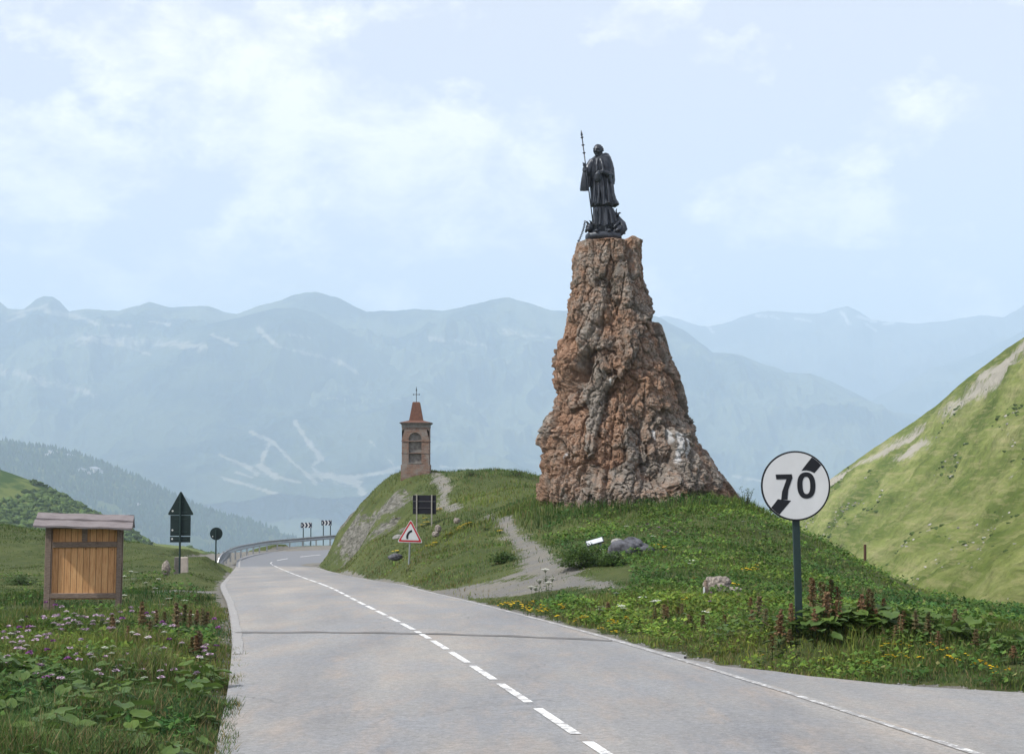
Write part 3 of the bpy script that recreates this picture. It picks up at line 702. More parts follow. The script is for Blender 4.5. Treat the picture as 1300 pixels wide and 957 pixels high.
# top: rough cap; the right edge stands up as a lump
top = V[0]; c0 = top.mean(0)
caps = []
for k, f_ in enumerate((.96, .85, .7, .5, .3, .12, .02)):
    c = c0 + (top - c0) * f_; hgt = .10 * (1 - f_) + .03 * np.sin(th * 7 + k); c[:, 2] = zz[0] + hgt
    caps.append(c)
allV = np.concatenate([np.array(caps)[::-1], V]).reshape(-1, 3)
sel = (allV[:, 2] > zz[0] - .8)
lump = np.exp(-((allV[:, 0] - at(803, 308, HR)[0]) / .22) ** 2 - ((allV[:, 1] - HR + .1) / .9) ** 2) * sel
allV[:, 2] += .17 * lump * (1 + .6 * perlin(allV * 5)); 
ncap = len(caps) * NTH
def padc(a, v): return np.concatenate([np.full(ncap, v), a])
stain = np.zeros(len(q))
for px, w_, r0, r1 in ((829, .07, 540, 566), (845, .055, 542, 572), (853, .12, 545, 596), (862, .06, 548, 590), (712, .07, 570, 590), (772, .05, 480, 500)):
    x = at(px, 560, HR)[0]; z1 = at(650, r0, HR)[2]; z0 = at(650, r1, HR)[2]
    stain = np.maximum(stain, np.exp(-((q[:, 0] - x + .04 * np.sin(q[:, 2] * 4)) / w_) ** 2) * np.clip((q[:, 2] - z0) / .4, 0, 1) * np.clip((z1 - q[:, 2]) / .2, 0, 1) * front)
# grey zone low on the right, ochre-orange elsewhere
grey = np.clip(.5 + .5 * fbm(q * .45 + 4, 3) * 3 + .55 * np.exp(-((q[:, 0] - at(845, 600, HR)[0]) / 1.5) ** 2 - ((q[:, 2] - at(650, 570, HR)[2]) / 1.9) ** 2)
               + .5 * np.exp(-((q[:, 0] - at(750, 490, HR)[0]) / .5) ** 2 - ((q[:, 2] - at(650, 490, HR)[2]) / 1.0) ** 2) - .12, 0, 1)
n = NT('lichened rubble rock')
nz1 = n.noise(2.1, 9, .75); nz2 = n.noise(7, 7, .75); nz3 = n.noise(22, 5, .8)
org = n.ramp(nz2, [(.3, (.18, .115, .085)), (.48, (.32, .195, .13)), (.62, (.40, .275, .20)), (.75, (.48, .40, .33))])
gry = n.ramp(nz2, [(.3, (.12, .10, .088)), (.5, (.27, .24, .21)), (.7, (.45, .41, .37))])
f = n.math('ADD', n.math('MULTIPLY', n.attr('grey'), .55), n.math('MULTIPLY', n.math('SUBTRACT', nz1, .5), 2.0))
f = n.math('ADD', f, n.math('MULTIPLY', n.math('SUBTRACT', n.attr('stone'), .5), .4))
g = n.mix(n.ramp(f, [(.06, 0.), (.50, 1.)]), org, gry)
g = n.mix(n.ramp(n.attr('joint'), [(.0, .45), (.14, 0.)]), g, (.10, .085, .07))
g = n.mix(n.ramp(nz3, [(.60, 0.), (.72, .55)]), g, (.44, .40, .35))
sn = n.math('ADD', n.attr('stain'), n.math('MULTIPLY', n.math('SUBTRACT', nz3, .5), .8)); g = n.mix(n.ramp(sn, [(.4, 0.), (.75, .8)]), g, (.62, .63, .64))
mo = n.ramp(n.math('ADD', n.attr('moss'), n.math('SUBTRACT', nz2, .5)), [(.45, 0.), (.6, .8)]); g = n.mix(mo, g, (.06, .085, .025))
n.bump(n.noise(11, 9, .85), 1, .09)
ROCK = n.out(g, .95, 0, .15)
moss = np.exp(-((q[:, 0] - at(880, 625, HR)[0]) / 1.1) ** 2 - ((q[:, 2] - at(650, 628, HR)[2]) / .28) ** 2) * .9 * front
rp = npmesh('rock_pillar', allV, gridfaces(len(caps) + NH, NTH, True), ROCK, smooth=False,
            attrs={'grey': padc(grey, .35), 'stone': padc(cid, .5), 'joint': padc(b2 * np.clip(b1 * 1.5, 0, 1), .6), 'stain': padc(stain, 0), 'moss': padc(moss, 0)})
rp.location = (0, 0, 0)
tag(rp, 'tall craggy cone of orange and grey rubble rock carrying the dark statue', 'rock')

# ------------------------------------------------------------------ the statue
BRZ = simple('dark weathered bronze', (.026, .032, .043), (.055, .062, .076), 5, .40, .35, .4, bump=.25)
cu = .00533
SX, SY, SZ = at(766, 303.5, HR)
SZ += .0
st_ = empty('statue', (SX, SY, SZ)); tag(st_, 'dark bronze statue of a robed man holding a tall pointed staff atop the rock', 'statue')
def sp_(cx, cy, y=0.): return ((cx - 372) * cu, y, (862 - cy) * cu)
b = MB()
def secl(rows_, yc=0., dep=.7):
    out = []
    for cy, a, c, *k in rows_:
        r_ = (c - a) / 2 * cu; out.append(((((a + c) / 2) - 372) * cu, (k[0] if k else yc), (862 - cy) * cu, r_, (k[1] if len(k) > 1 else max(r_ * dep, .1))))
    return out[::-1] if out[0][2] > out[-1][2] else out
fc = lambda k, a, ph: (lambda th_, t: 1 + a * (1 - .75 * t) * math.sin(k * th_ + ph + 2.0 * t) + a * .5 * (1 - t) * math.sin((k * 2 + 1) * th_ + 1.3 + ph))
# cassock (below), surplice (above, flaring hem), shoulders
b.loft(secl([(770,290,452), (745,293,446), (700,298,440), (650,298,436), (590,300,430)], .02, .72), 72, fold=fc(9, .15, .4))
b.loft(secl([(828,310,425), (800,300,440), (772,294,450), (755,296,446)], .02, .70), 60, fold=fc(9, .15, .4))
b.loft(secl([(628,284,452), (612,282,474), (596,284,470), (575,286,458), (530,284,446), (480,280,442), (430,272,438), (385,264,432), (340,264,430), (305,270,428), (282,284,420), (264,306,404), (252,318,388)], 0., .66), 72, fold=fc(9, .12, 2.2))
# flying hem at the right
b.loft([(*sp_(455, 628, .05), .05, .22), (*sp_(462, 612, .05), .14, .28), (*sp_(450, 585, .05), .14, .27), (*sp_(430, 540, .05), .10, .24)], 24)
b.loft([(*sp_(462, 792, .08), .17, .26), (*sp_(452, 740, .06), .17, .27), (*sp_(442, 680, .05), .12, .25), (*sp_(432, 640, .05), .08, .20)], 30, fold=fc(6, .12, .9))
# neck and hood collar
b.tube([sp_(346, 290), sp_(343, 240)], [.16, .14], 14)
b.loft([(*sp_(372, 288, .04), .30, .26), (*sp_(374, 268, .06), .29, .26), (*sp_(380, 250, .10), .22, .18), (*sp_(384, 244, .12), .14, .12)], 24)
b.tube([sp_(352, 262, -.16), sp_(392, 250, -.02), sp_(410, 246, .10)], [.06, .08, .05], 10)
# head, turned towards the viewer's left
HM = Matrix.Rotation(R(-28), 3, 'Z') @ Matrix.Rotation(R(8), 3, 'X')
HM = HM * 1.0
hc = Vector(sp_(336, 218, -.03))
def H(x, y, z): return hc + HM @ Vector((x, y, z))
b.ball(hc, (.185, .215, .235), HM, n=20)
b.ball(H(0, -.03, -.10), (.135, .165, .16), HM, n=16)           # jaw
b.ball(H(0, -.165, -.195), (.06, .045, .04), HM, n=10)          # chin
b.tube([H(0, -.205, .055), H(0, -.255, -.05)], [.022, .040], 8)  # nose
b.ball(H(0, -.20, -.118), (.055, .022, .012), HM, n=8); b.ball(H(0, -.197, -.142), (.045, .022, .012), HM, n=8)
for s_ in (-1, 1):
    b.ball(H(s_ * .075, -.185, .015), (.034, .026, .018), HM, n=8)
    b.tube([H(s_ * .02, -.213, .062), H(s_ * .08, -.205, .072), H(s_ * .13, -.16, .05)], .017, 6)
    b.ball(H(s_ * .19, .01, -.01), (.025, .045, .06), HM, n=8)
    b.ball(H(s_ * .085, -.16, -.06), (.05, .05, .05), HM, n=8)
for k in range(22):                                              # ring of hair round the tonsure
    a = R(60) + (2 * math.pi - R(-240)) * 0 + k * R(300) / 21 - R(60) - R(60)
    a = R(-60) + k * R(300) / 21
    for zz_ in (-.02, .05, .11, .17):
        if zz_ < .1 and math.sin(a) < -.15: continue
        rr_ = .185 - max(zz_, 0) ** 2 * 3.2
        b.ball(H(rr_ * math.cos(a), rr_ * 1.15 * math.sin(a) + .03, zz_ + random.uniform(-.008, .008)), .032, n=6)
# viewer-left arm: upper arm, forearm raised to the staff
b.tube([sp_(300, 300, -.02), sp_(268, 350, -.10), sp_(250, 398, -.24), sp_(240, 372, -.34), sp_(234, 352, -.36)], [.17, .17, .15, .12, .065], 16)
b.loft([(*sp_(232, 524, -.30), .155, .05), (*sp_(231, 490, -.30), .15, .08), (*sp_(234, 430, -.29), .12, .10), (*sp_(240, 385, -.28), .10, .11), (*sp_(240, 365, -.30), .06, .08)], 24, fold=fc(5, .10, .5))
b.loft([(*sp_(270, 490, -.16), .06, .06), (*sp_(266, 440, -.16), .10, .10), (*sp_(268, 380, -.13), .13, .14)], 18)
# viewer-right arm bent across the waist
b.tube([sp_(408, 300, .02), sp_(424, 360, -.02), sp_(422, 405, -.12), sp_(395, 400, -.34), sp_(372, 388, -.42)], [.16, .16, .15, .11, .06], 16)
b.loft([(*sp_(415, 470, -.12), .06, .10), (*sp_(412, 440, -.16), .11, .15), (*sp_(405, 405, -.22), .13, .14)], 20)
# stole ends and cloth held at the waist
b.loft([(*sp_(326, 458, -.34), .07, .03), (*sp_(328, 440, -.36), .13, .05), (*sp_(334, 405, -.38), .13, .06), (*sp_(345, 380, -.38), .11, .06)], 20, fold=fc(4, .12, .2))
b.tube([sp_(352, 290, -.24), sp_(362, 330, -.34), sp_(368, 380, -.40)], [.04, .05, .05], 8)
b.tube([sp_(330, 285, -.24), sp_(322, 335, -.35), sp_(322, 385, -.38)], [.05, .05, .05], 8)
# cape hanging behind the right shoulder
b.loft([(*sp_(440, 462, .10), .08, .08), (*sp_(436, 430, .10), .12, .14), (*sp_(428, 370, .10), .14, .20), (*sp_(418, 310, .10), .14, .22), (*sp_(405, 262, .10), .12, .18), (*sp_(398, 248, .10), .10, .10)], 30, fold=fc(6, .10, .9))
# folds standing on the robe
for x0_, x1_, y0_, y1_ in ((305,300,440,615),(335,330,470,620),(365,372,420,625),(395,412,430,612),(420,450,430,600),(310,306,650,765),(345,342,640,768),(385,398,640,770),(412,432,650,760)):
    b.tube([sp_(x0_, y0_, -.26), sp_((x0_ + x1_) / 2 + 4, (y0_ + y1_) / 2, -.33 if y0_ < 600 else -.27), sp_(x1_, y1_, -.34 if y0_ < 600 else -.30)], [.035, .045, .05], 8)
# shoes
b.ball(sp_(318, 815, -.34), (.10, .22, .08), n=12); b.ball(sp_(402, 812, -.34), (.10, .22, .08), Matrix.Rotation(R(18), 3, 'Z'), n=12)
# hands: palm, four curled fingers, thumb
def hand(mb, c, M, s=1.0, curl=1.0):
    c = Vector(c)
    def T(x, y, z): return c + M @ Vector((x * s, y * s, z * s))
    mb.ball(c, (.075 * s, .035 * s, .085 * s), M, n=10)
    for k, ln in enumerate((.085, .10, .095, .075)):
        z0 = .055 - .038 * k
        mb.tube([T(.05, -.005, z0), T(.105, -.03 * curl, z0), T(.12, -.085 * curl, z0 - .004), T(.08, -.12 * curl, z0 - .006)], [.020 * s, .019 * s, .017 * s, .013 * s], 7)
    mb.tube([T(-.02, -.02, .06), T(.02, -.07, .09), T(.06, -.10, .085)], [.024 * s, .020 * s, .015 * s], 7)
hand(b, sp_(232, 337, -.33), Matrix.Rotation(R(-60), 3, 'Z'), 1.0)
hand(b, sp_(366, 385, -.46), Matrix.Rotation(R(165), 3, 'Z') @ Matrix.Rotation(R(20), 3, 'Y'), .95, .6)
body = b.build('body', BRZ, st_)
rm = body.modifiers.new('r', 'REMESH'); rm.mode = 'VOXEL'; rm.voxel_size = .0135; rm.use_smooth_shade = True
dg = bpy.context.evaluated_depsgraph_get(); nm = bpy.data.meshes.new_from_object(body.evaluated_get(dg)); nm.name = 'body'
body.modifiers.clear(); body.data = nm
if not nm.materials: nm.materials.append(BRZ)
# staff with its rings and blade
b = MB(); s0, s1 = Vector(sp_(292, 745, -.42)), Vector(sp_(216, 130, -.40))
b.tube([s0, s1], .022, 8); b.tube([s1, s1 + (s1 - s0).normalized() * .03, s1 + (s1 - s0).normalized() * .10, s1 + (s1 - s0).normalized() * .24], [.02, .045, .035, .004], 8)
for cy in (140, 195, 252):
    c = s0 + (s1 - s0) * ((745 - cy) / 615.); d = (s1 - s0).normalized()
    b.tube([c - d * .03, c - d * .012, c + d * .012, c + d * .03], [.024, .058, .058, .024], 10)
    b.ball(c, .045, n=8)
b.build('staff', BRZ, st_, True)
# plinth, devil at the feet, beast's head, chain
b = MB(); b.loft([(*sp_(375, 868), .66, .50), (*sp_(375, 845), .66, .50), (*sp_(374, 828), .65, .49), (*sp_(372, 817), .55, .42), (*sp_(372, 812), .3, .25)], 60, fold=lambda a, t: 1 + .03 * math.sin(7 * a) + .03 * math.sin(13 * a + t * 5) + .10 * abs(math.sin(2 * a)))
b.build('plinth', BRZ, st_, True)
b = MB()
b.tube([sp_(440, 815, -.1), sp_(495, 815, -.12), sp_(518, 790, -.1), sp_(508, 755, -.05), sp_(485, 725, 0), sp_(470, 700, 0)], [.14, .16, .15, .14, .12, .09], 14)
b.ball(sp_(470, 688, -.05), (.09, .10, .085), n=12); b.tube([sp_(478, 680), sp_(492, 672), sp_(500, 676)], [.04, .03, .012], 8); b.tube([sp_(466, 680), sp_(465, 655), sp_(470, 640)], [.03, .025, .008], 8)
b.tube([sp_(500, 780, -.15), sp_(478, 800, -.35), sp_(455, 818, -.40)], [.09, .07, .05], 10); b.tube([sp_(488, 735, -.1), sp_(462, 765, -.28), sp_(440, 790, -.35)], [.06, .05, .035], 8)
b.tube([sp_(516, 800, .05), sp_(525, 822, .0), sp_(508, 830, -.1)], [.06, .04, .02], 8); b.ball(sp_(478, 790, -.1), (.20, .22, .16), n=12)
b.build('crouching_devil', BRZ, st_, True)
b = MB()
b.ball(sp_(272, 785, -.15), (.16, .22, .17), n=14); b.ball(sp_(262, 800, -.32), (.09, .14, .08), n=10); b.tube([sp_(262, 760, -.2), sp_(250, 742, -.2), sp_(242, 742, -.2)], [.05, .035, .01], 8)
b.tube([sp_(285, 757, -.15), sp_(278, 738, -.15), sp_(268, 733, -.15)], [.05, .03, .01], 8); b.tube([sp_(280, 800), sp_(300, 815, -.1), sp_(330, 820, -.1)], [.14, .13, .1], 10)
for k in range(9): b.ball((sp_(272, 785)[0] + .14 * math.cos(k * .7), -.15 + .16 * math.sin(k * 1.9), sp_(0, 785)[2] + .13 * math.sin(k * 1.1)), .05, n=6)
b.build('beast_head', BRZ, st_, True)
b = MB()
for k in range(15):
    t = k / 14; c = Vector(sp_(238 - 46 * t, 745 + 140 * t, -.22 - .05 * t)); c.x += .03 * math.sin(math.pi * t)
    pts = []
    for j in range(9):
        a = 2 * math.pi * j / 8; v = Vector((.034 * math.cos(a), 0, .046 * math.sin(a))); 
        if k % 2: v = Matrix.Rotation(R(80), 3, 'Z') @ v
        pts.append(c + v)
    b.tube(pts, .014, 5, cap=False)
b.tube([sp_(192, 885, -.28), sp_(186, 880, -.27)], .03, 6)
b.build('chain', BRZ, st_)

# ------------------------------------------------------------------ brick wayside tower
n = NT('old red brickwork')
bt = n.n.new('ShaderNodeTexBrick'); mpv = n.co((1, 1, 1), (math.pi / 2, 0, 0)); n.l(mpv, bt.inputs['Vector'])
for k, v in (('Scale', 1.0), ('Brick Width', .25), ('Row Height', .075), ('Mortar Size', .012), ('Bias', 0.)): bt.inputs[k].default_value = v
bt.inputs['Color1'].default_value = (.17, .085, .060, 1); bt.inputs['Color2'].default_value = (.27, .165, .12, 1); bt.inputs['Mortar'].default_value = (.20, .18, .16, 1)
g = n.mix(n.ramp(n.noise(2.2, 7, .75), [(.46, 0.), (.62, .85)]), bt.outputs[0], (.25, .24, .225))
g = n.mix(n.ramp(n.noise(9, 5, .75), [(.5, 0.), (.7, .6)]), g, (.10, .06, .05)); n.bump(bt.outputs[1], .6, -.03)
BRICK = n.out(g, .95, 0, .1)
STONEG = simple('weathered grey render', (.26, .25, .235), (.13, .12, .115), 6, .95, bump=.6)
TILE = simple('rust red roof brick', (.165, .082, .058), (.09, .05, .04), 12, .95, bump=.8)
IRON = simple('dark wrought iron', (.02, .02, .022), None, 8, .6, .5)
TZ0 = at(527, 601.5, 90)
tw = empty('brick_shrine', (at(528.3, 600, 90)[0], 90, TZ0[2])); tag(tw, 'slender red brick shrine with arched niche and tapered spire on the knoll', 'shrine')
b = MB(); hw = .77
b.box(-.83, .83, -.83, .83, -.5, .52, taper=.985); b.build('plinth', BRICK, tw, bevel=.01)
# body with a real niche: arch outline cut through a front leaf
b = MB(); arch = []
nx, z0, zs, = .36, .62, 1.98
for k in range(13):
    a = math.pi * k / 12; arch.append((.0 + nx * math.cos(a) - .02, zs + .36 * math.sin(a)))
inner = [(nx - .02, z0)] + arch + [(-nx - .02, z0)]
outer = [(hw, .52)] + [(hw - .0 * k, zs) for k in (0,)] + [(hw * .99, 2.62)] * 0
# front leaf as quads from the arch to the outer frame
fr_ = [(nx - .02, z0)] + arch + [(-nx - .02, z0)]
def outp(x, z):
    if z <= z0 + 1e-6: return (hw if x > 0 else -hw, .52)
    a = math.atan2(z - zs, x + .02)
    if a < .01 and x > 0: return (hw, z)
    if a > math.pi - .01: return (-hw, z)
    if a < 0: return (hw if x > 0 else -hw, z)
    t = min(hw / max(abs(math.cos(a)), 1e-3), .60 / max(math.sin(a), 1e-3)); return (t * math.cos(a), zs + t * math.sin(a))
ou = [outp(*p) for p in fr_]
vs = [(x, -hw, z) for x, z in fr_] + [(x, -hw, z) for x, z in ou] + [(x, -hw + .17, z) for x, z in fr_]
m_ = len(fr_)
fs = [(k, k + 1, m_ + k + 1, m_ + k) for k in range(m_ - 1)] + [(k + 1, k, 2 * m_ + k, 2 * m_ + k + 1) for k in range(m_ - 1)]
fs += [(m_ - 1, 0, m_, 2 * m_ - 1), (0, m_ - 1, 3 * m_ - 1, 2 * m_)]
b.add(vs, [f[::-1] for f in fs])
for s_ in (-1, 1):     # little corners above the arch
    b.add([(s_ * .60 * 1.0, -hw, 2.62), (s_ * hw, -hw, 2.62), (s_ * hw, -hw, zs)], [(0, 1, 2)])
b.box(-hw + .001, hw - .001, -hw + .3, hw, .52, 2.62)
b.box(-hw, -hw + .3, -hw + .002, -hw + .3, .52, 2.62); b.box(hw - .3, hw, -hw + .002, -hw + .3, .52, 2.62)
b.box(-hw + .3, hw - .3, -hw + .002, -hw + .3, .52, .60); b.box(-hw + .3, hw - .3, -hw + .003, -hw + .3, 2.42, 2.62)
b.build('tower_body', BRICK, tw)
b = MB(); b.box(-nx - .01, nx - .03, -hw + .15, -hw + .3, .62, 2.4); b.build('niche_back', STONEG, tw)
b = MB(); b.box(-.42, .38, -hw - .03, -hw + .25, .56, .63); b.build('niche_sill', STONEG, tw)
b = MB(); b.box(-hw - .03, hw + .03, -hw - .03, hw + .03, 1.83, 1.875)
b.box(-hw - .02, hw + .02, -hw - .02, hw + .02, 1.16, 1.19); o = b.build('string_course', BRICK, tw)
b = MB(); b.box(-hw - .02, hw + .02, -hw - .02, hw + .02, 2.62, 2.80); b.box(-.84, .84, -.84, .84, 2.80, 2.86); b.box(-.90, .90, -.90, .90, 2.86, 2.90); b.build('cornice', STONEG, tw, bevel=.008)
b = MB(); b.box(-.92, .92, -.92, .92, 2.90, 3.04, taper=.42); b.box(-.40, .40, -.40, .40, 2.98, 4.05, taper=.53); b.box(-.215, .215, -.215, .215, 4.05, 4.10, taper=.8)
b.build('spire', TILE, tw)
b = MB(); b.tube([(0, 0, 4.08), (0, 0, 4.72)], .018, 8); b.tube([(0, 0, 4.70), (0, 0, 4.78), (0, 0, 4.98)], [.02, .035, .004], 8)
b.tube([(-.17, 0, 4.53), (.17, 0, 4.53)], .014, 6); [b.ball((s_ * .17, 0, 4.53), .035, n=8) for s_ in (-1, 1)]; b.tube([(0, -.17, 4.53), (0, .17, 4.53)], .014, 6)
b.build('iron_cross', IRON, tw)

# ------------------------------------------------------------------ bench, small bench, pointer on the skyline
OLDW = simple('dark old timber', (.055, .045, .038), (.028, .024, .022), 9, .9, stretch=(3, 12, 12), bump=.4)
bz = gz(*at(578, 600, 97)[:2])
be = empty('bench', (at(578.8, 600, 97)[0], 97, bz)); tag(be, 'long dark timber bench on the skyline right of the brick shrine', 'bench')
for k in range(3):
    b = MB(); b.box(-.56, .56, -.2 + .14 * k, -.08 + .14 * k, .36, .41); b.build('seat', OLDW, be) if k == 0 else None
    if k: b.build('seat_plank', OLDW, be)
for s_ in (-1, 1):
    b = MB(); b.prism([(s_ * .50, .36), (s_ * .42, .36), (s_ * .50, -.1), (s_ * .66, -.1)], -.16, .16); b.build('leg', OLDW, be)
bs = empty('low_bench', (at(581.5, 600, 98.5)[0], 98.5, gz(*at(581, 600, 98.5)[:2]))); tag(bs, 'short low bench just behind the long skyline bench', 'bench')
b = MB(); b.box(-.20, .24, -.15, .15, .22, .27); b.build('seat', OLDW, bs)
for s_ in (-1, 1):
    b = MB(); b.box(-.03 + .02 + s_ * .17, .03 + .02 + s_ * .17, -.12, .12, -.1, .22); b.build('leg', OLDW, bs)
pt = empty('orientation_table', (at(585, 600, 98)[0], 98, gz(*at(585, 600, 98)[:2]))); tag(pt, 'small dark tilted plate on a thin post behind the skyline bench', 'viewing table')
b = MB(); b.tube([(0, 0, -.1), (0, 0, .62)], .022, 6); b.build('post', IRON, pt)
b = MB(); b.box(-.11, .13, -.12, .12, -.015, .02, M=Matrix.Translation((0, 0, .64)) @ Matrix.Rotation(R(-14), 4, 'Y')); b.box(-.10, -.07, -.02, .02, -.08, 0, M=Matrix.Translation((0, 0, .64))); b.build('plate', IRON, pt)

# ------------------------------------------------------------------ signs
POLE = simple('dark green painted steel', (.010, .026, .026), (.014, .034, .033), 5, .5, .1, .4)
BACK = simple('dark green sign back', (.008, .019, .02), (.012, .026, .027), 3, .55, .1, .3)
WHITE = simple('white reflective sheet', (.62, .64, .66), (.54, .56, .58), 2.5, .5)
BLACK = simple('black sign film', (.010, .012, .018), None, 3, .5)
RED = simple('faded sign red', (.45, .025, .035), (.38, .03, .035), 4, .5)
GALV = simple('galvanised steel', (.34, .36, .38), (.22, .24, .26), 4, .45, .6, .5)
NAVY = simple('dark navy sign film', (.010, .018, .045), None, 4, .5)
def disc(r, n=64, cx=0, cz=0): return [(cx + r * math.cos(2 * math.pi * k / n), cz + r * math.sin(2 * math.pi * k / n)) for k in range(n)]
# end of 70 limit
Y7 = 20.5; x7, _, zc = at(1010, 616.5, Y7); g7 = gz(x7 + .03, Y7)
s7 = empty('speed_sign', (x7 + .035, Y7, g7)); tag(s7, 'round white sign with black 70 and diagonal bar on a dark green pole', 'road sign'); s7.rotation_euler = (0, R(-1.2), R(2))
hz7 = zc - g7
b = MB(); b.box(-.045, .045, 0, .055, -.3, hz7 + .30); b.build('pole', POLE, s7, bevel=.006)
rr7 = .452
b = MB(); b.prism(disc(rr7), -.03, -.006, M=Matrix.Translation((0, 0, hz7))); sgn = b.build('sign_rim', BLACK, s7, bevel=.003)
b = MB(); b.prism(disc(rr7 - .022), -.0325, -.029, M=Matrix.Translation((0, 0, hz7))); fc7 = b.build('sign_face', WHITE, s7)
k7 = rr7 / 122.
def c7(x, y): return ((x - 365) * k7, (217 - y) * k7)
def clip(pts, r):
    out = []
    for (x, z) in pts:
        d = math.hypot(x, z); out.append((x * r / d, z * r / d) if d > r else (x, z))
    return out
M7 = Matrix.Translation((0, 0, hz7))
b = MB(); R_ = rr7 - .024
b.prism(clip([c7(386, 165), c7(398, 150), c7(425, 118), c7(434, 123), c7(446, 132), c7(458, 146), c7(445, 160), c7(432, 174), c7(418, 167), c7(404, 164)], R_), -.0345, -.031, M=M7); b.build('diagonal_bar', BLACK, fc7); b = MB()
b.prism(clip([c7(276, 291), c7(288, 277), c7(300, 262), c7(347, 268), c7(303, 318), c7(294, 311), c7(284, 301)], R_), -.0345, -.031, M=M7)
b.build('diagonal_bar', BLACK, fc7)
b = MB(); b.prism([c7(295, 176), c7(352, 176), c7(354, 190), c7(348, 204), c7(338, 230), c7(334, 264), c7(312, 264), c7(316, 236), c7(328, 206), c7(333, 193), c7(297, 193)][::1], -.0365, -.0325, M=M7); b.build('digit_seven', BLACK, fc7)
b = MB(); o1, i1 = [], []
def tr(M, vs_): return [tuple(M @ Vector(v)) for v in vs_]
for k in range(40):
    a = 2 * math.pi * k / 40; e = .85; c_, s__ = math.cos(a), math.sin(a)
    sg = lambda v: math.copysign(abs(v) ** e, v)
    o1.append(c7(402 + 32 * sg(c_), 216 - 46 * sg(s__))); i1.append(c7(402 + 13.5 * sg(c_), 216 - 30 * sg(s__)))
vs = tr(M7, [(x, -.0365, z) for x, z in o1] + [(x, -.0365, z) for x, z in i1] + [(x, -.0325, z) for x, z in o1])
b.add(vs, [(k, 40 + k, 40 + (k + 1) % 40, (k + 1) % 40) for k in range(40)] + [(k, (k + 1) % 40, 80 + (k + 1) % 40, 80 + k) for k in range(40)]); b.build('digit_zero', BLACK, fc7)
for dz in (-.2, .2):
    b = MB(); b.box(-.08, .08, -.006, .0, dz - .03, dz + .03, M=M7); b.box(-.06, -.045, 0, .06, dz - .025, dz + .025, M=M7); b.box(.045, .06, 0, .06, dz - .025, dz + .025, M=M7); b.build('bracket', GALV, s7)

# bend warning triangle
Yt = 57.; xt, _, zt0 = at(519.5, 676, Yt); gt = gz(xt, Yt)
tri = empty('bend_sign', (xt, Yt, gt)); tag(tri, 'red bordered white triangle warning of a right bend beside the knoll', 'road sign'); tri.rotation_euler = (0, R(2), R(4))
h_t = zt0 - gt; u_ = Yt / FPX
def rtri(w_, h_, cz, rad, n=5):
    P3 = [(-w_ / 2, cz - h_ * .42), (w_ / 2, cz - h_ * .42), (0, cz + h_ * .58)]; out = []
    for k in range(3):
        p, a_, c_ = Vector(P3[k]), Vector(P3[k - 1]), Vector(P3[(k + 1) % 3]); d1 = (a_ - p).normalized(); d2 = (c_ - p).normalized()
        for j in range(n):
            t = j / (n - 1); out.append(tuple((p + d1 * rad) * (1 - t) ** 2 + p * 2 * t * (1 - t) + (p + d2 * rad) * t * t))
    return out
Mt = Matrix.Translation((0, 0, h_t)); wt_, ht_ = 32.5 * u_, 29.5 * u_
b = MB(); b.tube([(0, .03, -.3), (0, .03, h_t + .2)], .033, 10); b.build('pole', GALV, tri)
b = MB(); b.prism(rtri(wt_, ht_, 0, .09), -.02, 0, M=Mt); b.build('sign_plate', WHITE, tri)
b = MB(); b.prism(rtri(wt_ * .93, ht_ * .93, 0, .08), -.024, -.018, M=Mt); bd = b.build('red_border', RED, tri)
b = MB(); b.prism(rtri(wt_ * .72, ht_ * .72, -.012, .05), -.028, -.022, M=Mt); fa = b.build('sign_face', WHITE, tri)
b = MB(); arc = [(-.135 + .0, -.18)]
outl, innl = [], []
for k in range(9):
    a = R(180 - 10 * k * 1.0); cx_, cz_ = .10, -.16; outl.append((cx_ + .245 * math.cos(a), cz_ + .27 * math.sin(a))); innl.append((cx_ + .165 * math.cos(a), cz_ + .19 * math.sin(a)))
vs = tr(Mt, [(x, -.031, z) for x, z in outl + innl]); b.add(vs, [(k, k + 1, 10 + k, 9 + k) for k in range(8)]); b.add(tr(Mt, [(-.145, -.031, -.16), (-.065, -.031, -.16), (-.065, -.031, -.23), (-.13, -.031, -.23)]), [(3, 2, 1, 0)])
b.build('bend_symbol', BLACK, fa)

# backs of signs on the left
Yb = 54.; xb, _, _ = at(228.3, 700, Yb); gb = gz(xb, Yb); ub = Yb / FPX
sb = empty('stacked_signs', (xb, Yb, gb)); tag(sb, 'dark backs of a triangle, a square and a strip sign on one pole', 'road sign'); sb.rotation_euler = (0, 0, R(-4))
def hz_(row, Y, g_): return at(650, row, Y)[2] - g_
b = MB(); b.tube([(0, 0, -.3), (0, 0, hz_(626, Yb, gb))], .035, 10); b.build('pole', POLE, sb)
cT = hz_(640.6, Yb, gb)
b = MB(); b.prism(rtri(34.5 * ub, 31 * ub, cT, .09), .035, .06); f_ = b.build('triangle_plate', BACK, sb, bevel=.004)
b = MB(); b.box(-13.2 * ub, 13 * ub, .035, .06, hz_(680, Yb, gb), hz_(654, Yb, gb)); q1_ = b.build('square_plate', BACK, sb, bevel=.008)
b = MB(); b.box(-13.4 * ub, 12.8 * ub, .035, .06, hz_(688.3, Yb, gb), hz_(680.9, Yb, gb)); q2_ = b.build('strip_plate', BACK, sb, bevel=.008)
STK = simple('pale sticker', (.55, .57, .58), None, 3, .6)
for pl, px_, row in ((f_, -10.3, 648.5), (q1_, -10.3, 672.8), (q2_, -10.5, 684)):
    b = MB(); b.prism([(px_ * ub + x * .033, hz_(row, Yb, gb) + z * .033) for x, z in disc(1, 12)], .032, .036); b.build('sticker', STK, pl)
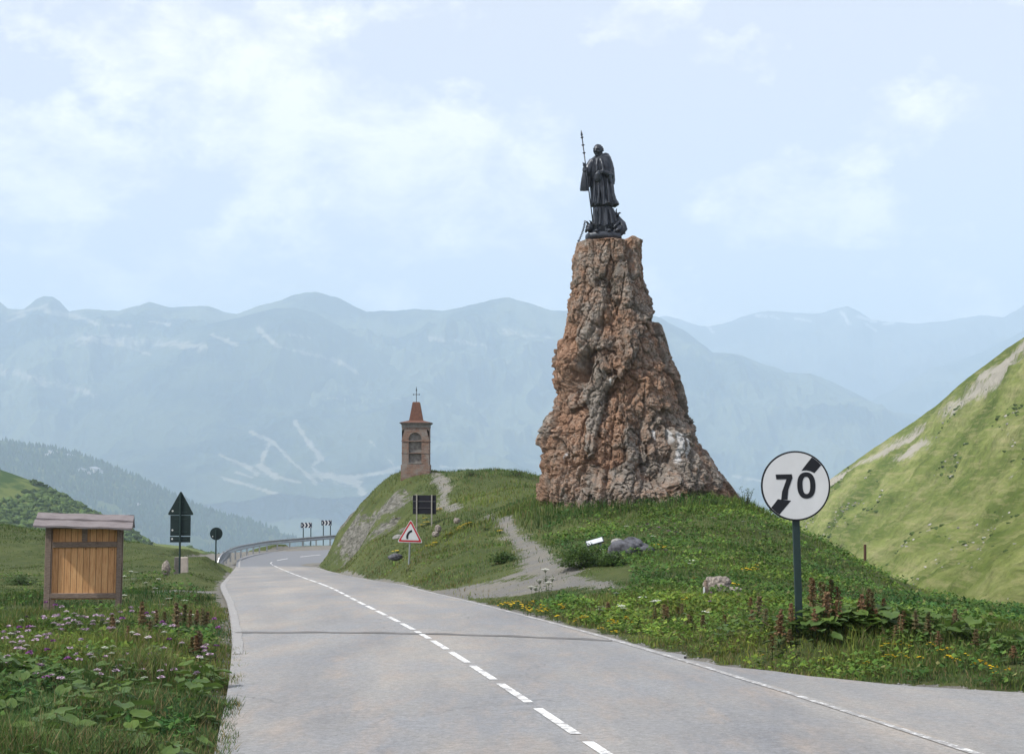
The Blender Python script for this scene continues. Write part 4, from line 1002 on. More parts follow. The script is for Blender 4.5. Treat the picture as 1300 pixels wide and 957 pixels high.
for pl, row in ((f_, 637), (f_, 650), (q1_, 659), (q1_, 675), (q2_, 684.5)):
    b = MB(); b.box(-.22 if row != 637 else -.1, .22 if row != 637 else .1, .02, .036, hz_(row, Yb, gb) - .018, hz_(row, Yb, gb) + .018); b.build('rail', POLE, pl)
Yr = 76.; xr_, _, zr_ = at(274.3, 677.3, Yr); grr = gz(xr_, Yr)
sr = empty('round_sign', (xr_, Yr, grr)); tag(sr, 'dark back of a small round sign near the end of the crash barrier', 'road sign')
b = MB(); b.tube([(0, 0, -.4), (0, 0, zr_ - grr + .2)], .035, 10); b.build('pole', POLE, sr)
b = MB(); b.prism(disc(.305, 40), .035, .06, M=Matrix.Translation((0, 0, zr_ - grr))); f_ = b.build('round_plate', BACK, sr, bevel=.005)
b = MB(); b.prism([(-.17 + x * .03, zr_ - grr - .13 + z * .03) for x, z in disc(1, 12)], .032, .036); b.build('sticker', STK, f_)

# dark board seen from behind on the knoll
Yk = 70.; xk, _, _ = at(538.5, 640, Yk); gk = gz(xk, Yk); uk = Yk / FPX
bb = empty('billboard', (xk, Yk, gk)); tag(bb, 'black notice board seen from behind on two pale posts below the shrine', 'notice board'); bb.rotation_euler = (0, R(0), R(-8))
b = MB(); z1_ = hz_(628.4, Yk, gk); z0_ = hz_(652.5, Yk, gk)
b.box(-15 * uk, 15 * uk, .04, .08, z0_, z1_); pn = b.build('panel', simple('near black board', (.008, .009, .016), None, 3, .7), bb, bevel=.005)
PALEP = simple('pale grey post', (.33, .32, .29), (.2, .19, .17), 9, .8)
for x in (-9.6, 9.7):
    b = MB(); b.box(x * uk - .025, x * uk + .025, -.02, .04, min(z0_, 0) - .35, z1_ + .02); b.build('post', PALEP, bb)
b = MB(); b.box(-14.6 * uk, 14.6 * uk, .012, .039, z1_ - 8.3 * uk, z1_ - 7.5 * uk); b.box(-14.6 * uk, 9 * uk, .012, .039, z1_ - 16.3 * uk, z1_ - 15.8 * uk); b.build('cross_rail', simple('grey rail', (.11, .11, .12)), bb)

# chevron boards beyond the barrier
def chev(px0, px1, rt, rb, posts, rbase, Y, lab):
    xa = at(px0, rt, Y)[0]; xb_ = at(px1, rt, Y)[0]; zt_ = at(650, rt, Y)[2]; zb_ = at(650, rb, Y)[2]; base = at(650, rbase, Y)[2]
    e = empty('chevron_sign', ((xa + xb_) / 2, Y, base)); tag(e, lab, 'road sign', 'chevron signs on the outside of the bend')
    W2 = (xb_ - xa) / 2; z0, z1 = zb_ - base, zt_ - base; hh = (z1 - z0) / 2; zm = (z0 + z1) / 2
    b = MB(); b.box(-W2, W2, 0, .02, z0, z1); pnl = b.build('panel', WHITE, e)
    b = MB(); cw = W2 * 2 / 3.1
    for k in range(3):
        x = -W2 + .02 + k * cw; t_ = cw * .52
        for s_ in (-1, 1):
            b.prism([(x + (0 if k else 0), zm + s_ * hh), (x + t_, zm + s_ * hh), (x + t_ + cw * .42, zm), (x + cw * .42, zm)], -.006, .0)
    b.box(W2 - .06, W2, -.008, -.002, z0, z1); b.box(-W2, -W2 + .05, -.008, -.002, z0, z1)
    b.build('chevrons', NAVY, pnl)
    for p_ in posts:
        xx_ = at(p_, rt, Y)[0] - (xa + xb_) / 2; b = MB(); b.tube([(xx_, .05, -1.2), (xx_, .05, z1 - .02)], .038, 8); b.build('post', POLE, e)
chev(382, 396, 663.3, 669.7, (385, 394.6), 691.5, 126, 'left chevron board of the pair standing behind the crash barrier')
chev(408, 421, 660.2, 666.6, (410.5, 419.5), 688, 128, 'right chevron board of the pair, next to the rocky knoll')

# crash barrier
gr_ = empty('crash_barrier', (at(282, 712, 97)[0], 97, at(282, 712, 97)[2])); tag(gr_, 'grey steel crash barrier curving round the outside of the bend', 'crash barrier')
top = catmull([at(*a) for a in ((283.5,702,97.5),(289,697.5,100.5),(303,692.6,107),(322,689,113),(344,685.7,118),(382,682.4,123.5),(425,678.8,127),(470,675.5,130),(540,673,132),(620,671,134))], 10)
go = gr_.location; outv = []
dirs = np.gradient(top[:, :2], axis=0); dirs /= np.linalg.norm(dirs, axis=1)[:, None]; nr_ = np.stack([dirs[:, 1], -dirs[:, 0]], 1)
wp = [(0, .0), (.04, -.03), (.0, -.09), (-.03, -.14), (-.03, -.17), (0, -.22), (.04, -.28), (0, -.31)]
vs = []
for p, nn in zip(top, nr_):
    for o_, dz in wp: vs.append((p[0] + nn[0] * o_ - go.x, p[1] + nn[1] * o_ - go.y, p[2] + dz - go.z))
ral = npmesh('rail', vs, gridfaces(len(top), 8), GALV, gr_); sm_ = ral.modifiers.new('s', 'SOLIDIFY'); sm_.thickness = .012
for k in range(3, len(top), 4):
    p, nn = top[k], nr_[k]; b = MB(); x, y = p[0] - nn[0] * .13 - go.x, p[1] - nn[1] * .13 - go.y
    b.box(x - .05, x + .05, y - .04, y + .04, p[2] - 1.3 - go.z, p[2] - .02 - go.z); b.box(x - .03 + nn[0] * .07, x + .03 + nn[0] * .07, y - .03 + nn[1] * .07, y + .03 + nn[1] * .07, p[2] - .24 - go.z, p[2] - .08 - go.z); b.build('post', GALV, gr_)
b = MB(); p = Vector(top[0]) - go
b.add([(p.x - .1, p.y - .05, p.z + .02), (p.x + .35, p.y + .5, p.z + .05), (p.x + .32, p.y + .5, p.z - .28), (p.x - .05, p.y - .3, p.z - .62), (p.x - .3, p.y - .5, p.z - .66)], [(0, 1, 2, 3, 4)])
b.tube([(p.x - .02, p.y, p.z), (p.x - .18, p.y - .3, p.z - .3), (p.x - .25, p.y - .5, p.z - .65)], [.06, .07, .07], 8); e_ = b.build('end_ramp', GALV, gr_); sm_ = e_.modifiers.new('s', 'SOLIDIFY'); sm_.thickness = .02

# roofed timber notice board
GW = simple('silvered grey timber', (.29, .225, .185), (.13, .10, .08), 6, .9, stretch=(2, 2, 14), bump=.6)
GWh = simple('silvered roof boards', (.26, .24, .245), (.13, .11, .115), 5, .9, stretch=(1, 10, 10), bump=.6)
n = NT('warm larch boards'); vv = n.n.new('ShaderNodeTexNoise'); mpx = n.co((7.5, 0, 0)); fl = n.n.new('ShaderNodeVectorMath'); fl.operation = 'FLOOR'; n.l(mpx, fl.inputs[0]); n.l(fl.outputs[0], vv.inputs['Vector']); vv.inputs['Scale'].default_value = 3.7
gr2 = n.noise(5, 8, .65, n.co((9, 9, .8)), .4); kn = n.noise(4.2, 3, .5, n.co((2.2, 1, 1.4)))
g = n.ramp(gr2, [(.3, (.38, .185, .08)), (.5, (.53, .29, .13)), (.7, (.61, .365, .18))])
g = n.mix(.55, g, n.ramp(vv.outputs['Fac'], [(.38, (.30, .28, .26)), (.62, (.68, .69, .70))]), 'OVERLAY')
g = n.mix(n.ramp(kn, [(.70, 0.), (.74, .85)]), g, (.10, .04, .02))
fr2 = n.n.new('ShaderNodeSeparateXYZ'); n.l(mpx, fr2.inputs[0]); fx = n.math('FRACT', fr2.outputs[0]); g = n.mix(n.ramp(fx, [(.02, 1.), (.13, 0.)]), g, (.09, .045, .025))
LARCH = n.out(g, .75)
YB = 35.; uB = YB / FPX; xB = at(105, 700, YB)[0]; gB = gz(xB, YB)
nb = empty('information_board', (xB, YB, gB)); tag(nb, 'roofed timber information board with orange larch panel in the left meadow', 'information board'); nb.rotation_euler = (0, R(.6), R(11))
def zb(row): return at(650, row, YB)[2] - gB
def xbp(px): return (px - 105) * uB / math.cos(R(11))
for px, w_, dy, r0 in ((63, 7.4, 0, 664), (148, 5.6, 0, 668)):
    b = MB(); b.box(xbp(px) - w_ * uB / 2, xbp(px) + w_ * uB / 2, dy - .07, dy + .07, -.4, zb(r0)); b.build('post', GW, nb, bevel=.008)
for px, w_ in ((67, 6), (148, 7)):
    b = MB(); b.box(xbp(px) - w_ * uB / 2, xbp(px) + w_ * uB / 2, .50, .62, -.4, zb(668)); b.build('post', GW, nb, bevel=.008)
b = MB(); b.box(xbp(68), xbp(145), -.01, .03, zb(760.5), zb(670)); b.build('panel', LARCH, nb)
b = MB(); b.box(xbp(66), xbp(146), -.065, -.012, zb(759), zb(752.5)); b.build('bottom_rail', GW, nb, bevel=.006)
b = MB(); b.box(xbp(69), xbp(146.5), -.060, -.012, zb(694.5), zb(687.5), M=Matrix.Rotation(R(-.6), 4, 'Y')); b.build('middle_rail', GW, nb, bevel=.006)
b = MB(); b.box(xbp(103), xbp(109.5), -.05, -.012, zb(687), zb(668)); b.build('stud', GW, nb, bevel=.006)
b = MB(); b.box(xbp(62), xbp(150), -.05, .0, zb(671), zb(666.5)); b.box(xbp(62), xbp(150), .52, .57, zb(671), zb(666.5)); b.build('head_beam', GW, nb)
b = MB(); b.box(xbp(68), xbp(146), .50, .53, zb(757), zb(690)); b.build('back_panel', GW, nb)
rf = empty('roof', (0, 0, 0)); rf.parent = nb
ridge_z, eave_z = zb(654), zb(667.5)
rfm = Matrix.Rotation(R(1.4), 4, 'Y')
for s_, nm_ in ((1, 'f'), (-1, 'b')):
    for k in range(2):
        b = MB(); y0_, y1_ = .28 - s_ * (.02 + .34 * k), .28 - s_ * (.36 + .36 * k); z0, z1 = ridge_z + (eave_z - ridge_z) * (.02 + .49 * k) , ridge_z + (eave_z - ridge_z) * (.5 + .5 * k)
        xa, xb_ = xbp(45 if k == 0 else 43.5), xbp(161.5)
        lift = .03 * (1 - k); dx = random.uniform(-.03, .03); ns = 12; vs = []
        for j in range(ns + 1):
            x = xa + (xb_ - xa) * j / ns + dx * 0; wz = .008 * math.sin(j * 1.3 + k * 2 + s_)
            for (yy_, zz_) in ((y0_, z0 + lift), (y1_, z1 + lift), (y1_, z1 + lift - .04), (y0_, z0 + lift - .04)): vs.append(rfm @ Vector((x, yy_, zz_ + wz)))
        fs = [(j * 4 + a, j * 4 + (a + 1) % 4, (j + 1) * 4 + (a + 1) % 4, (j + 1) * 4 + a) for j in range(ns) for a in range(4)] + [(3, 2, 1, 0), (ns * 4, ns * 4 + 1, ns * 4 + 2, ns * 4 + 3)]
        b.add(vs, fs if s_ > 0 else [f[::-1] for f in fs]); b.build('roof_board', GWh, rf)
for px in (45.5, 160):
    b = MB(); x = xbp(px); vs = [(x, .28, ridge_z - .05), (x, -.36, eave_z - .02), (x, .92, eave_z - .02), (x + .03, .28, ridge_z - .05), (x + .03, -.36, eave_z - .02), (x + .03, .92, eave_z - .02)]
    b.add([rfm @ Vector(v) for v in vs], [(0, 1, 2), (5, 4, 3), (0, 3, 4, 1), (1, 4, 5, 2), (2, 5, 3, 0)]); b.build('gable', simple('dark gable wood', (.05, .04, .036)), rf)

# ------------------------------------------------------------------ small things
STN = simple('pale lichened stone', (.38, .34, .30), (.05, .042, .04), 18, .95, bump=1)
DSTN = simple('dark slate boulder', (.13, .135, .155), (.018, .018, .022), 7, .8, bump=1)
GSTN = simple('grey stone', (.30, .30, .29), (.12, .12, .12), 8, .95, bump=1)
def stone(name, c, size, mat, label, seed=0, group=None, rz=0, cat='boulder', sub=5, angular=.16):
    me = bpy.data.meshes.new(name); bm = bmesh.new(); bmesh.ops.create_icosphere(bm, subdivisions=sub, radius=1)
    q_ = np.array([v.co for v in bm.verts]); F1_, F2_, ci = worley(q_ * 1.3 + seed * 3.1, seed)
    k = 1 + angular * ((ci - .5) + .5 * np.clip((F2_ - F1_) * 2, 0, 1)) + .22 * fbm(q_ * 1.7 + seed, 5, .6)
    for v, s_ in zip(bm.verts, k): v.co *= float(max(s_, 1.0) if v.co.z < .15 else s_); v.co.x *= size[0]; v.co.y *= size[1]; v.co.z *= size[2]
    bm.to_mesh(me); bm.free(); me.materials.append(mat); me.polygons.foreach_set('use_smooth', [True] * len(me.polygons))
    o = link(name, me); o.location = c; o.rotation_euler.z = rz; return tag(o, label, cat, group)
def onground(px, row, Y, sink=0):
    x = at(px, row, Y)[0]; return (x, Y, gz(x, Y) - sink)
def bypix(px, row, Y): return at(px, row, Y)
stone('boulder', bypix(799, 705, 42.5), (.56, .45, .42), DSTN, 'broad dark slate boulder in the grass right of the bushy shrub', 3, rz=.2, angular=.45)
stone('boulder', bypix(823, 717, 41.5), (.24, .2, .10), DSTN, 'low dark stone lying at the right foot of the slate boulder', 5)
stone('boulder', bypix(911, 744, 33.2), (.26, .2, .21), STN, 'pale lichened boulder behind the small weathered stake', 4, rz=-.5, angular=.4)
stone('boulder', bypix(931, 750, 32.4), (.20, .15, .08), STN, 'flat pale stone just right of the pale boulder', 6)
stone('boulder', bypix(784, 688, 44.5), (.17, .14, .10), GSTN, 'small rounded stone peeping out behind the slanted plaque', 8, sub=4)
stone('boulder', bypix(580, 661, 60), (.12, .12, .11), STN, 'small pale rock at the lower end of the upper path', 9, sub=4)
stone('boulder', bypix(556, 671, 58.5), (.12, .1, .14), STN, 'upper of two pale rocks right of the bend warning sign', 10, sub=4)
stone('boulder', bypix(553, 678, 57.5), (.13, .1, .10), STN, 'lower of two pale rocks right of the bend warning sign', 11, sub=4)
stone('boulder', bypix(502, 707, 60), (.25, .2, .14), DSTN, 'dark rock in the bank left of the bend warning sign post', 12, sub=4)
stone('boulder', bypix(506, 683, 70), (.28, .2, .16), GSTN, 'grey rock showing left of the bend warning triangle', 13, sub=4)
stone('boulder', bypix(211, 722, 60), (.16, .14, .30), STN, 'pale fallen rock beside the weathered stump in the left meadow', 14, sub=4)
stone('boulder', bypix(965, 652, 57.5), (.35, .2, .09), GSTN, 'flat grey stone on the slope right of the rock tower', 15, sub=4)
for k, (px, row, Y, w_, hh_, mt) in enumerate(((233, 725, 58.5, .34, .52, simple('pale concrete', (.46, .41, .36), (.34, .30, .27), 7, .9, bump=.4)), (224.5, 724, 59, .20, .50, simple('old grey stump', (.17, .16, .15), (.08, .08, .075), 7, .95, stretch=(1, 1, 5), bump=.8)))):
    x, y, z = at(px, row, Y); b = MB(); b.box(-w_ / 2, w_ / 2, -.13, .13, -.35, hh_, taper=.96)
    o = b.build('stone_block' if k == 0 else 'timber_stump', mt, bevel=.02); o.location = (x, y, z); o.rotation_euler = (0, R(1 if k else -1), R(8))
    tag(o, ('squat pale concrete block behind the stacked signs pole', 'grey weathered stump touching the pale concrete block')[k], ('marker stone', 'stump')[k])
# plaque
x, y, z = at(755, 697, 43.5); pq = empty('plaque', (x, y, gz(x, y))); tag(pq, 'small slanted white plaque on a short stand behind the shrub', 'plaque')
hq = at(755, 687, 43.5)[2] - pq.location.z
MQ = Matrix.Translation((0, 0, hq)) @ Matrix.Rotation(R(-16), 4, 'Y') @ Matrix.Rotation(R(22), 4, 'X')
b = MB(); b.box(-.25, .25, -.16, .16, -.03, 0, M=MQ); bd_ = b.build('board', simple('dark plaque frame', (.05, .055, .065)), pq)
b = MB(); b.box(-.22, .22, -.13, .13, .001, .006, M=MQ); b.build('face', simple('plaque face', (.55, .6, .64)), bd_)
for s_ in (-1, 1):
    b = MB(); b.tube([(s_ * .16, .05, -.2), (s_ * .16, .02, hq + s_ * .04)], .025, 6); b.build('leg', GALV, pq)
# small stake with a white tag, thin post on the ridge
x, y, z = at(896, 762, 30.5); sk = empty('stake', (x, y, gz(x, y) - .05)); tag(sk, 'short weathered stake with a white tag in front of the pale boulder', 'stake')
hs_ = at(896, 736, 30.5)[2] - sk.location.z
b = MB(); b.tube([(0, 0, -.2), (.01, 0, hs_ * .6), (0, 0, hs_)], [.042, .045, .035], 8); b.build('post', GW, sk)
b = MB(); b.box(-.055, -.02, -.06, -.04, hs_ - .27, hs_ - .13); b.build('tag', WHITE, sk)
x, y, z = at(1098, 712, 47.5); rpz = gz(x, y); b = MB(); b.tube([(0, 0, -.4), (.01, 0, max(.3, at(1098, 691, 47.5)[2] - rpz))], [.045, .04], 8); o = b.build('fence_post', simple('brown post wood', (.09, .05, .035), None, 9, .9)); o.location = (x, y, rpz); tag(o, 'lone brown wooden post on the ridge right of the speed sign', 'post')

# chalets on the forested ridge
CHW = simple('white chalet wall', (.62, .60, .57), (.5, .48, .45), .2, .9); CHR = simple('pale metal chalet roof', (.40, .41, .44), (.25, .25, .27), .1, .7); CHD = simple('dark window', (.03, .03, .035))
RIDGE = bpy.data.objects['forested_ridge']
from mathutils.bvhtree import BVHTree
def bvh(o):
    me = o.data; n_ = len(me.vertices); a_ = np.empty(n_ * 3, np.float32); me.vertices.foreach_get('co', a_)
    return BVHTree.FromPolygons([tuple(v) for v in a_.reshape(-1, 3)], [tuple(p.vertices) for p in me.polygons])
RBV = bvh(RIDGE); HBV = bvh(bpy.data.objects['near_left_hill'])
def hit(bv, px, row):
    d = Vector(at(px, row, 100)) - Vector((0, 0, CH)); r_ = bv.ray_cast(Vector((0, 0, CH)), d.normalized()); return r_[0]
hb = [(64,573.5,7,2.6,'white'),(71,574.5,5,2.4,''),(86,578,6,2.6,''),(92,579,5,2.6,''),(104,597,10,3.4,''),(118,597,12,4,''),(112,601,7,3,''),(312,654,6,2.6,''),(320,656,5,2.4,''),(60,577,4,2.4,''),(128,598.5,5,3,''),(176,640,5,2.2,'')]
txt = ['white chalet at the top left of the far wooded ridge', 'small chalet right of the topmost one on the far ridge', 'grey roofed chalet on the crest of the wooded ridge', 'low chalet beside the crest on the wooded ridge', 'left building of the white hamlet on the ridge', 'largest white building of the hamlet on the ridge', 'small house below the white hamlet on the ridge', 'left house low on the ridge above the barrier', 'right house low on the ridge above the barrier', 'tiny hut left of the top chalet on the ridge', 'small house at the right end of the ridge hamlet', 'lone hut among the trees left of the stacked signs']
for k, (px, row, w_, h_, _) in enumerate(hb):
    p = hit(RBV, px, row + 1)
    if p is None: continue
    u = p.y / FPX; e = empty('chalet', (p.x, p.y, p.z), R(random.uniform(-25, 25))); tag(e, txt[k], 'chalet', 'chalets on the wooded ridge')
    W2 = w_ * u / 2; H2 = h_ * u * .7; D = W2 * 1.1
    b = MB(); b.box(-W2, W2, -D, D, -6, H2); b.prism([(-W2, H2), (W2, H2), (0, H2 + W2 * .35)], -D, D); wl = b.build('wall', CHW, e)
    b = MB()
    for s_ in (-1, 1): b.add([(0, -D * 1.15, H2 + W2 * .42), (s_ * W2 * 1.2, -D * 1.15, H2 - .4), (s_ * W2 * 1.2, D * 1.15, H2 - .4), (0, D * 1.15, H2 + W2 * .42), (0, -D * 1.15, H2 + W2 * .42 + .8), (s_ * W2 * 1.2, -D * 1.15, H2 + .4), (s_ * W2 * 1.2, D * 1.15, H2 + .4), (0, D * 1.15, H2 + W2 * .42 + .8)], [(3, 2, 1, 0), (4, 5, 6, 7), (0, 1, 5, 4), (2, 3, 7, 6), (1, 2, 6, 5)])
    b.build('roof', CHR, e)
    for j in range(3): b = MB(); b.box(-W2 * .7 + j * W2 * .55, -W2 * .45 + j * W2 * .55, -D - .1, -D, H2 * .35, H2 * .65); b.build('window', CHD, wl)
# ------------------------------------------------------------------ vegetation
def blades(xy, h, w, tint, lean=.35, zoff=-.02):
    n_ = len(xy); z = samp(ZG, xy[:, 0], xy[:, 1]) + zoff
    a = rng.uniform(0, 2 * np.pi, n_); wv = np.stack([np.cos(a), np.sin(a), 0 * a], 1) * (w / 2)[:, None]
    b_ = rng.uniform(0, 2 * np.pi, n_); l = rng.uniform(.1, 1, n_) * lean * h; ld = np.stack([np.cos(b_), np.sin(b_), 0 * b_], 1) * l[:, None]
    base = np.stack([xy[:, 0], xy[:, 1], z], 1); up = np.array([0, 0, 1.])
    mid = base + ld * .3 + up * (h * .55)[:, None]; tip = base + ld + up * h[:, None] * (1 - .15 * lean)
    V = np.stack([base - wv, base + wv, mid - wv * .8, mid + wv * .8, tip], 1).reshape(-1, 3)
    i = np.arange(n_)[:, None] * 5; F = np.concatenate([i + np.array([[0, 1, 3]]), i + np.array([[0, 3, 2]]), i + np.array([[2, 3, 4]])], 0)
    return V, F, np.repeat(tint, 5, 0)
def region_sample(n_, y0, y1, pw):
    """random ground places, thinner with distance"""
    u_ = rng.random(n_); k = 1 - pw; y = (y0 ** k + u_ * (y1 ** k - y0 ** k)) ** (1 / k)
    x = rng.uniform(-1, 1, n_) * (.345 * y + 1.6); x = np.clip(x, -49, 49); return np.stack([x, y], 1)
def green(n_, pos, dry=.15, base=None):
    c0 = np.array([(.100, .155, .034), (.070, .120, .032), (.145, .185, .048), (.085, .135, .044)])[rng.integers(0, 4, n_)]
    p = np.stack([pos[:, 0], pos[:, 1], 0 * pos[:, 0]], 1); f = fbm(p * .35 + 3, 3) * 2.4; f2 = fbm(p * 1.3 + 9, 3) * 2
    f3 = fbm(p * .16 + 40, 3) * 3.2; c0 = c0 * (1 + np.clip(f3, -.6, 1)[:, None] * np.array([.65, .38, .1]))
    c = c0 * (1 + .45 * f[:, None]) * rng.uniform(.75, 1.25, (n_, 1))
    d = (rng.random(n_) < dry + .18 * np.clip(f2, 0, 1))[:, None]
    return np.clip(np.where(d, np.array([(.21, .175, .085)]) * rng.uniform(.6, 1.2, (n_, 1)), c), .005, 1)
def xmat(a, b_): return np.array(at(a, b_, 1))
def hfray(px, row):
    """place on the ground seen at that point of the photograph"""
    o, d = np.array([0, 0, CH]), np.array(at(px, row, 1.)) - np.array([0, 0, CH])
    t = np.concatenate([np.arange(8, 40, .04), np.arange(40, 140, .1)]); p = o + d * t[:, None]
    g = samp(ZG, p[:, 0], p[:, 1]); k = np.argmax(p[:, 2] < g); return p[k] if p[k, 2] < g[k] else p[-1]
def proj(x, y, z):
    return 650 + FPX * x / (y * cp + (z - CH) * sp), 478.5 - FPX * ((z - CH) * cp - y * sp) / (y * cp + (z - CH) * sp)
xy = np.concatenate([region_sample(300000, 11, 34, .99), region_sample(300000, 30, 112, .9)])
gr_v = samp(GG, xy[:, 0], xy[:, 1]); rk_v = samp(RG, xy[:, 0], xy[:, 1]); rd_v = samp(RDG, xy[:, 0], xy[:, 1])
zr = samp(ZG, xy[:, 0], xy[:, 1]); pxs_, rws_ = proj(xy[:, 0], xy[:, 1], zr)
ragged = fbm(np.stack([xy[:, 0] * 1.6, xy[:, 1] * 1.6, 0 * xy[:, 0]], 1), 4) * .5
apr = (xy[:, 1] < 22.6) & (xy[:, 0] > 0) & (xy[:, 0] < apron_edge(xy[:, 1]) + .05)
inrock = ((xy[:, 0] - at(808, 640, 60)[0]) / 3.4) ** 2 + ((xy[:, 1] - 60) / 3.0) ** 2 < 1
ok = ((rng.random(len(xy)) < .06) & (gr_v > .3) & (rd_v > .2) & (capsules(xy, SEGS) > -.5)) | (np.where((xy[:, 0] < 0) & (xy[:, 1] < 34) & (rd_v < .8), 0, gr_v) + ragged * .7 + rng.normal(0, .06, len(xy)) < .47) & (rk_v < .62 + ragged) & (rd_v > np.where(xy[:, 0] < 0, np.where(xy[:, 1] < 26, -.22 + .25 * ragged, -.05), .03)) & ~apr & ~inrock; ok &= ~apr & (rd_v > -.3)
xy, pxs_, rws_, rd_v, rk_v, gr_v = xy[ok], pxs_[ok], rws_[ok], rd_v[ok], rk_v[ok], gr_v[ok]
p = np.stack([xy[:, 0], xy[:, 1], 0 * xy[:, 0]], 1); tall = np.clip(.5 + 2.2 * fbm(p * .55, 3), .1, 1.3)
Yv = xy[:, 1]
h = (.05 + .15 * tall) * rng.uniform(.5, 1.3, len(xy)); h *= np.clip(.45 + rd_v / 1.2, .45, 1); h = np.where((xy[:, 0] < 0) & (xy[:, 1] < 32), h * np.where(xy[:, 1] > 18, 1.45, 1.9), h)
# taller at the foot of the rock and along the ridge, short turf beside the path and on the left meadow
foot = np.exp(-((np.hypot((xy[:, 0] - 4.8) / 4.6, (xy[:, 1] - 60) / 4.2) - 1) / .35) ** 2); h += foot * .32 * rng.uniform(.4, 1.2, len(xy))
h *= np.where((pxs_ > 540) & (pxs_ < 690) & (rws_ < 640), 1.3, 1)
short = ((pxs_ > 600) & (pxs_ < 820) & (rws_ > 716) & (rws_ < 765) & (Yv > 33)) | ((pxs_ < 290) & (Yv > 45) & (rws_ > 690)) | (rk_v > .25); h *= np.where(short, .45, 1)
lush = (pxs_ > 690) & (rws_ < 745) & (xy[:, 0] > 0) & (Yv > 24); w_ = np.clip(.0045 + Yv * .00030, .006, .05) * rng.uniform(.7, 1.4, len(xy))
tint = green(len(xy), xy, .12 + .16 * (rd_v < 1.3)); tint[lush] *= np.array([.78, .92, .8]); lf = (pxs_ < 300) & (Yv > 38); tint[lf] *= np.array([.62, .72, .62])  # left meadow tint also darkened, cloud shade put into the grass colour
drym = (pxs_ > 420) & (pxs_ < 560) & (rws_ < 735) & (Yv > 45); tint[drym] = tint[drym] * .75 + np.array([.12, .11, .05]) * .3
V, F, T = blades(xy, h, w_, tint, .6)
tag(npmesh('grass', V, F, LEAF, smooth=False, attrs={'tint': T}), kind='stuff')

# broad small leaves: clover, lady's mantle and the like
def leaves(xy, z, sz, tint, tilt=.9):
    n_ = len(xy); a = rng.uniform(0, 2 * np.pi, n_); el = rng.uniform(-.2, tilt, n_)
    d = np.stack([np.cos(a) * np.cos(el), np.sin(a) * np.cos(el), np.sin(el)], 1); s_ = np.stack([-np.sin(a), np.cos(a), 0 * a], 1)
    nrm_ = np.cross(d, s_) * -1; c = np.stack([xy[:, 0], xy[:, 1], z], 1); S_ = sz[:, None]
    V = np.stack([c, c + d * S_ * .55 - s_ * S_ * .45 + nrm_ * S_ * .12, c + d * S_, c + d * S_ * .55 + s_ * S_ * .45 + nrm_ * S_ * .12], 1).reshape(-1, 3)
    i = np.arange(n_)[:, None] * 4; F = np.concatenate([i + np.array([[0, 1, 2]]), i + np.array([[0, 2, 3]])], 0); return V, F, np.repeat(tint, 4, 0)
xy = np.concatenate([region_sample(110000, 11, 34, .9), region_sample(170000, 24, 62, .8)])
zr = samp(ZG, xy[:, 0], xy[:, 1]); pxs_, rws_ = proj(xy[:, 0], xy[:, 1], zr)
gr_v = samp(GG, xy[:, 0], xy[:, 1]); rd_v = samp(RDG, xy[:, 0], xy[:, 1]); p = np.stack([xy[:, 0], xy[:, 1], 0 * xy[:, 0]], 1)
cl_ = fbm(p * .9 + 21, 4, .6) * 2.0; near = xy[:, 1] < 26
apr = (xy[:, 1] < 22.6) & (xy[:, 0] > 0) & (xy[:, 0] < apron_edge(xy[:, 1]) + .1)
keepm = (gr_v < .3) & (rd_v > .12) & ~apr & (cl_ > np.where((pxs_ > 690) & (xy[:, 0] > 0), -.02, np.where(near, .0, .35)))
inrock = ((xy[:, 0] - at(808, 640, 60)[0]) / 3.6) ** 2 + ((xy[:, 1] - 60) / 3.2) ** 2 < 1
keepm &= ~inrock & ~((pxs_ > 600) & (pxs_ < 800) & (rws_ > 720) & (xy[:, 1] > 33))
xy, cl_, zr, pxs_ = xy[keepm], cl_[keepm], zr[keepm], pxs_[keepm]
hh = np.clip(.08 + .22 * (cl_ + .25), .05, .38) * rng.uniform(.1, 1, len(xy)); sz = np.clip(.035 + xy[:, 1] * .0011, .04, .10) * rng.uniform(.6, 1.5, len(xy))
tint = green(len(xy), xy, .03) * np.array([.85, 1.05, .85]); V, F, T = leaves(xy, zr + hh, sz, tint)
tag(npmesh('leafy_ground_cover', V, F, LEAF, smooth=False, attrs={'tint': T}), kind='stuff')
# loose stones along the gravel and tarmac edges
def pebbles(name, pts, sz, mat):
    base = np.array([(1, 0, 0), (-1, 0, 0), (0, 1, 0), (0, -1, 0), (0, 0, .8), (0, 0, -.6)], float); fc_ = np.array([(0, 2, 4), (2, 1, 4), (1, 3, 4), (3, 0, 4), (2, 0, 5), (1, 2, 5), (3, 1, 5), (0, 3, 5)])
    n_ = len(pts); V = pts[:, None] + base[None] * sz[:, None, None] * rng.uniform(.6, 1.3, (n_, 6, 1)); F = (np.arange(n_)[:, None, None] * 6 + fc_[None]).reshape(-1, 3)
    return npmesh(name, V.reshape(-1, 3), F, mat, smooth=False)
xy = np.concatenate([region_sample(26000, 12, 60, .99)]); gr_v = samp(GG, xy[:, 0], xy[:, 1]); rd_v = samp(RDG, xy[:, 0], xy[:, 1])
k_ = (gr_v > .4) & (rd_v > .05) & ~((xy[:, 1] < 22.6) & (xy[:, 0] > 0) & (xy[:, 0] < apron_edge(xy[:, 1]) - .1)); xy = xy[k_]; z = samp(ZG, xy[:, 0], xy[:, 1])
tag(pebbles('gravel_stones', np.stack([xy[:, 0], xy[:, 1], z], 1), rng.uniform(.008, .03, len(xy)), GSTN), kind='stuff')

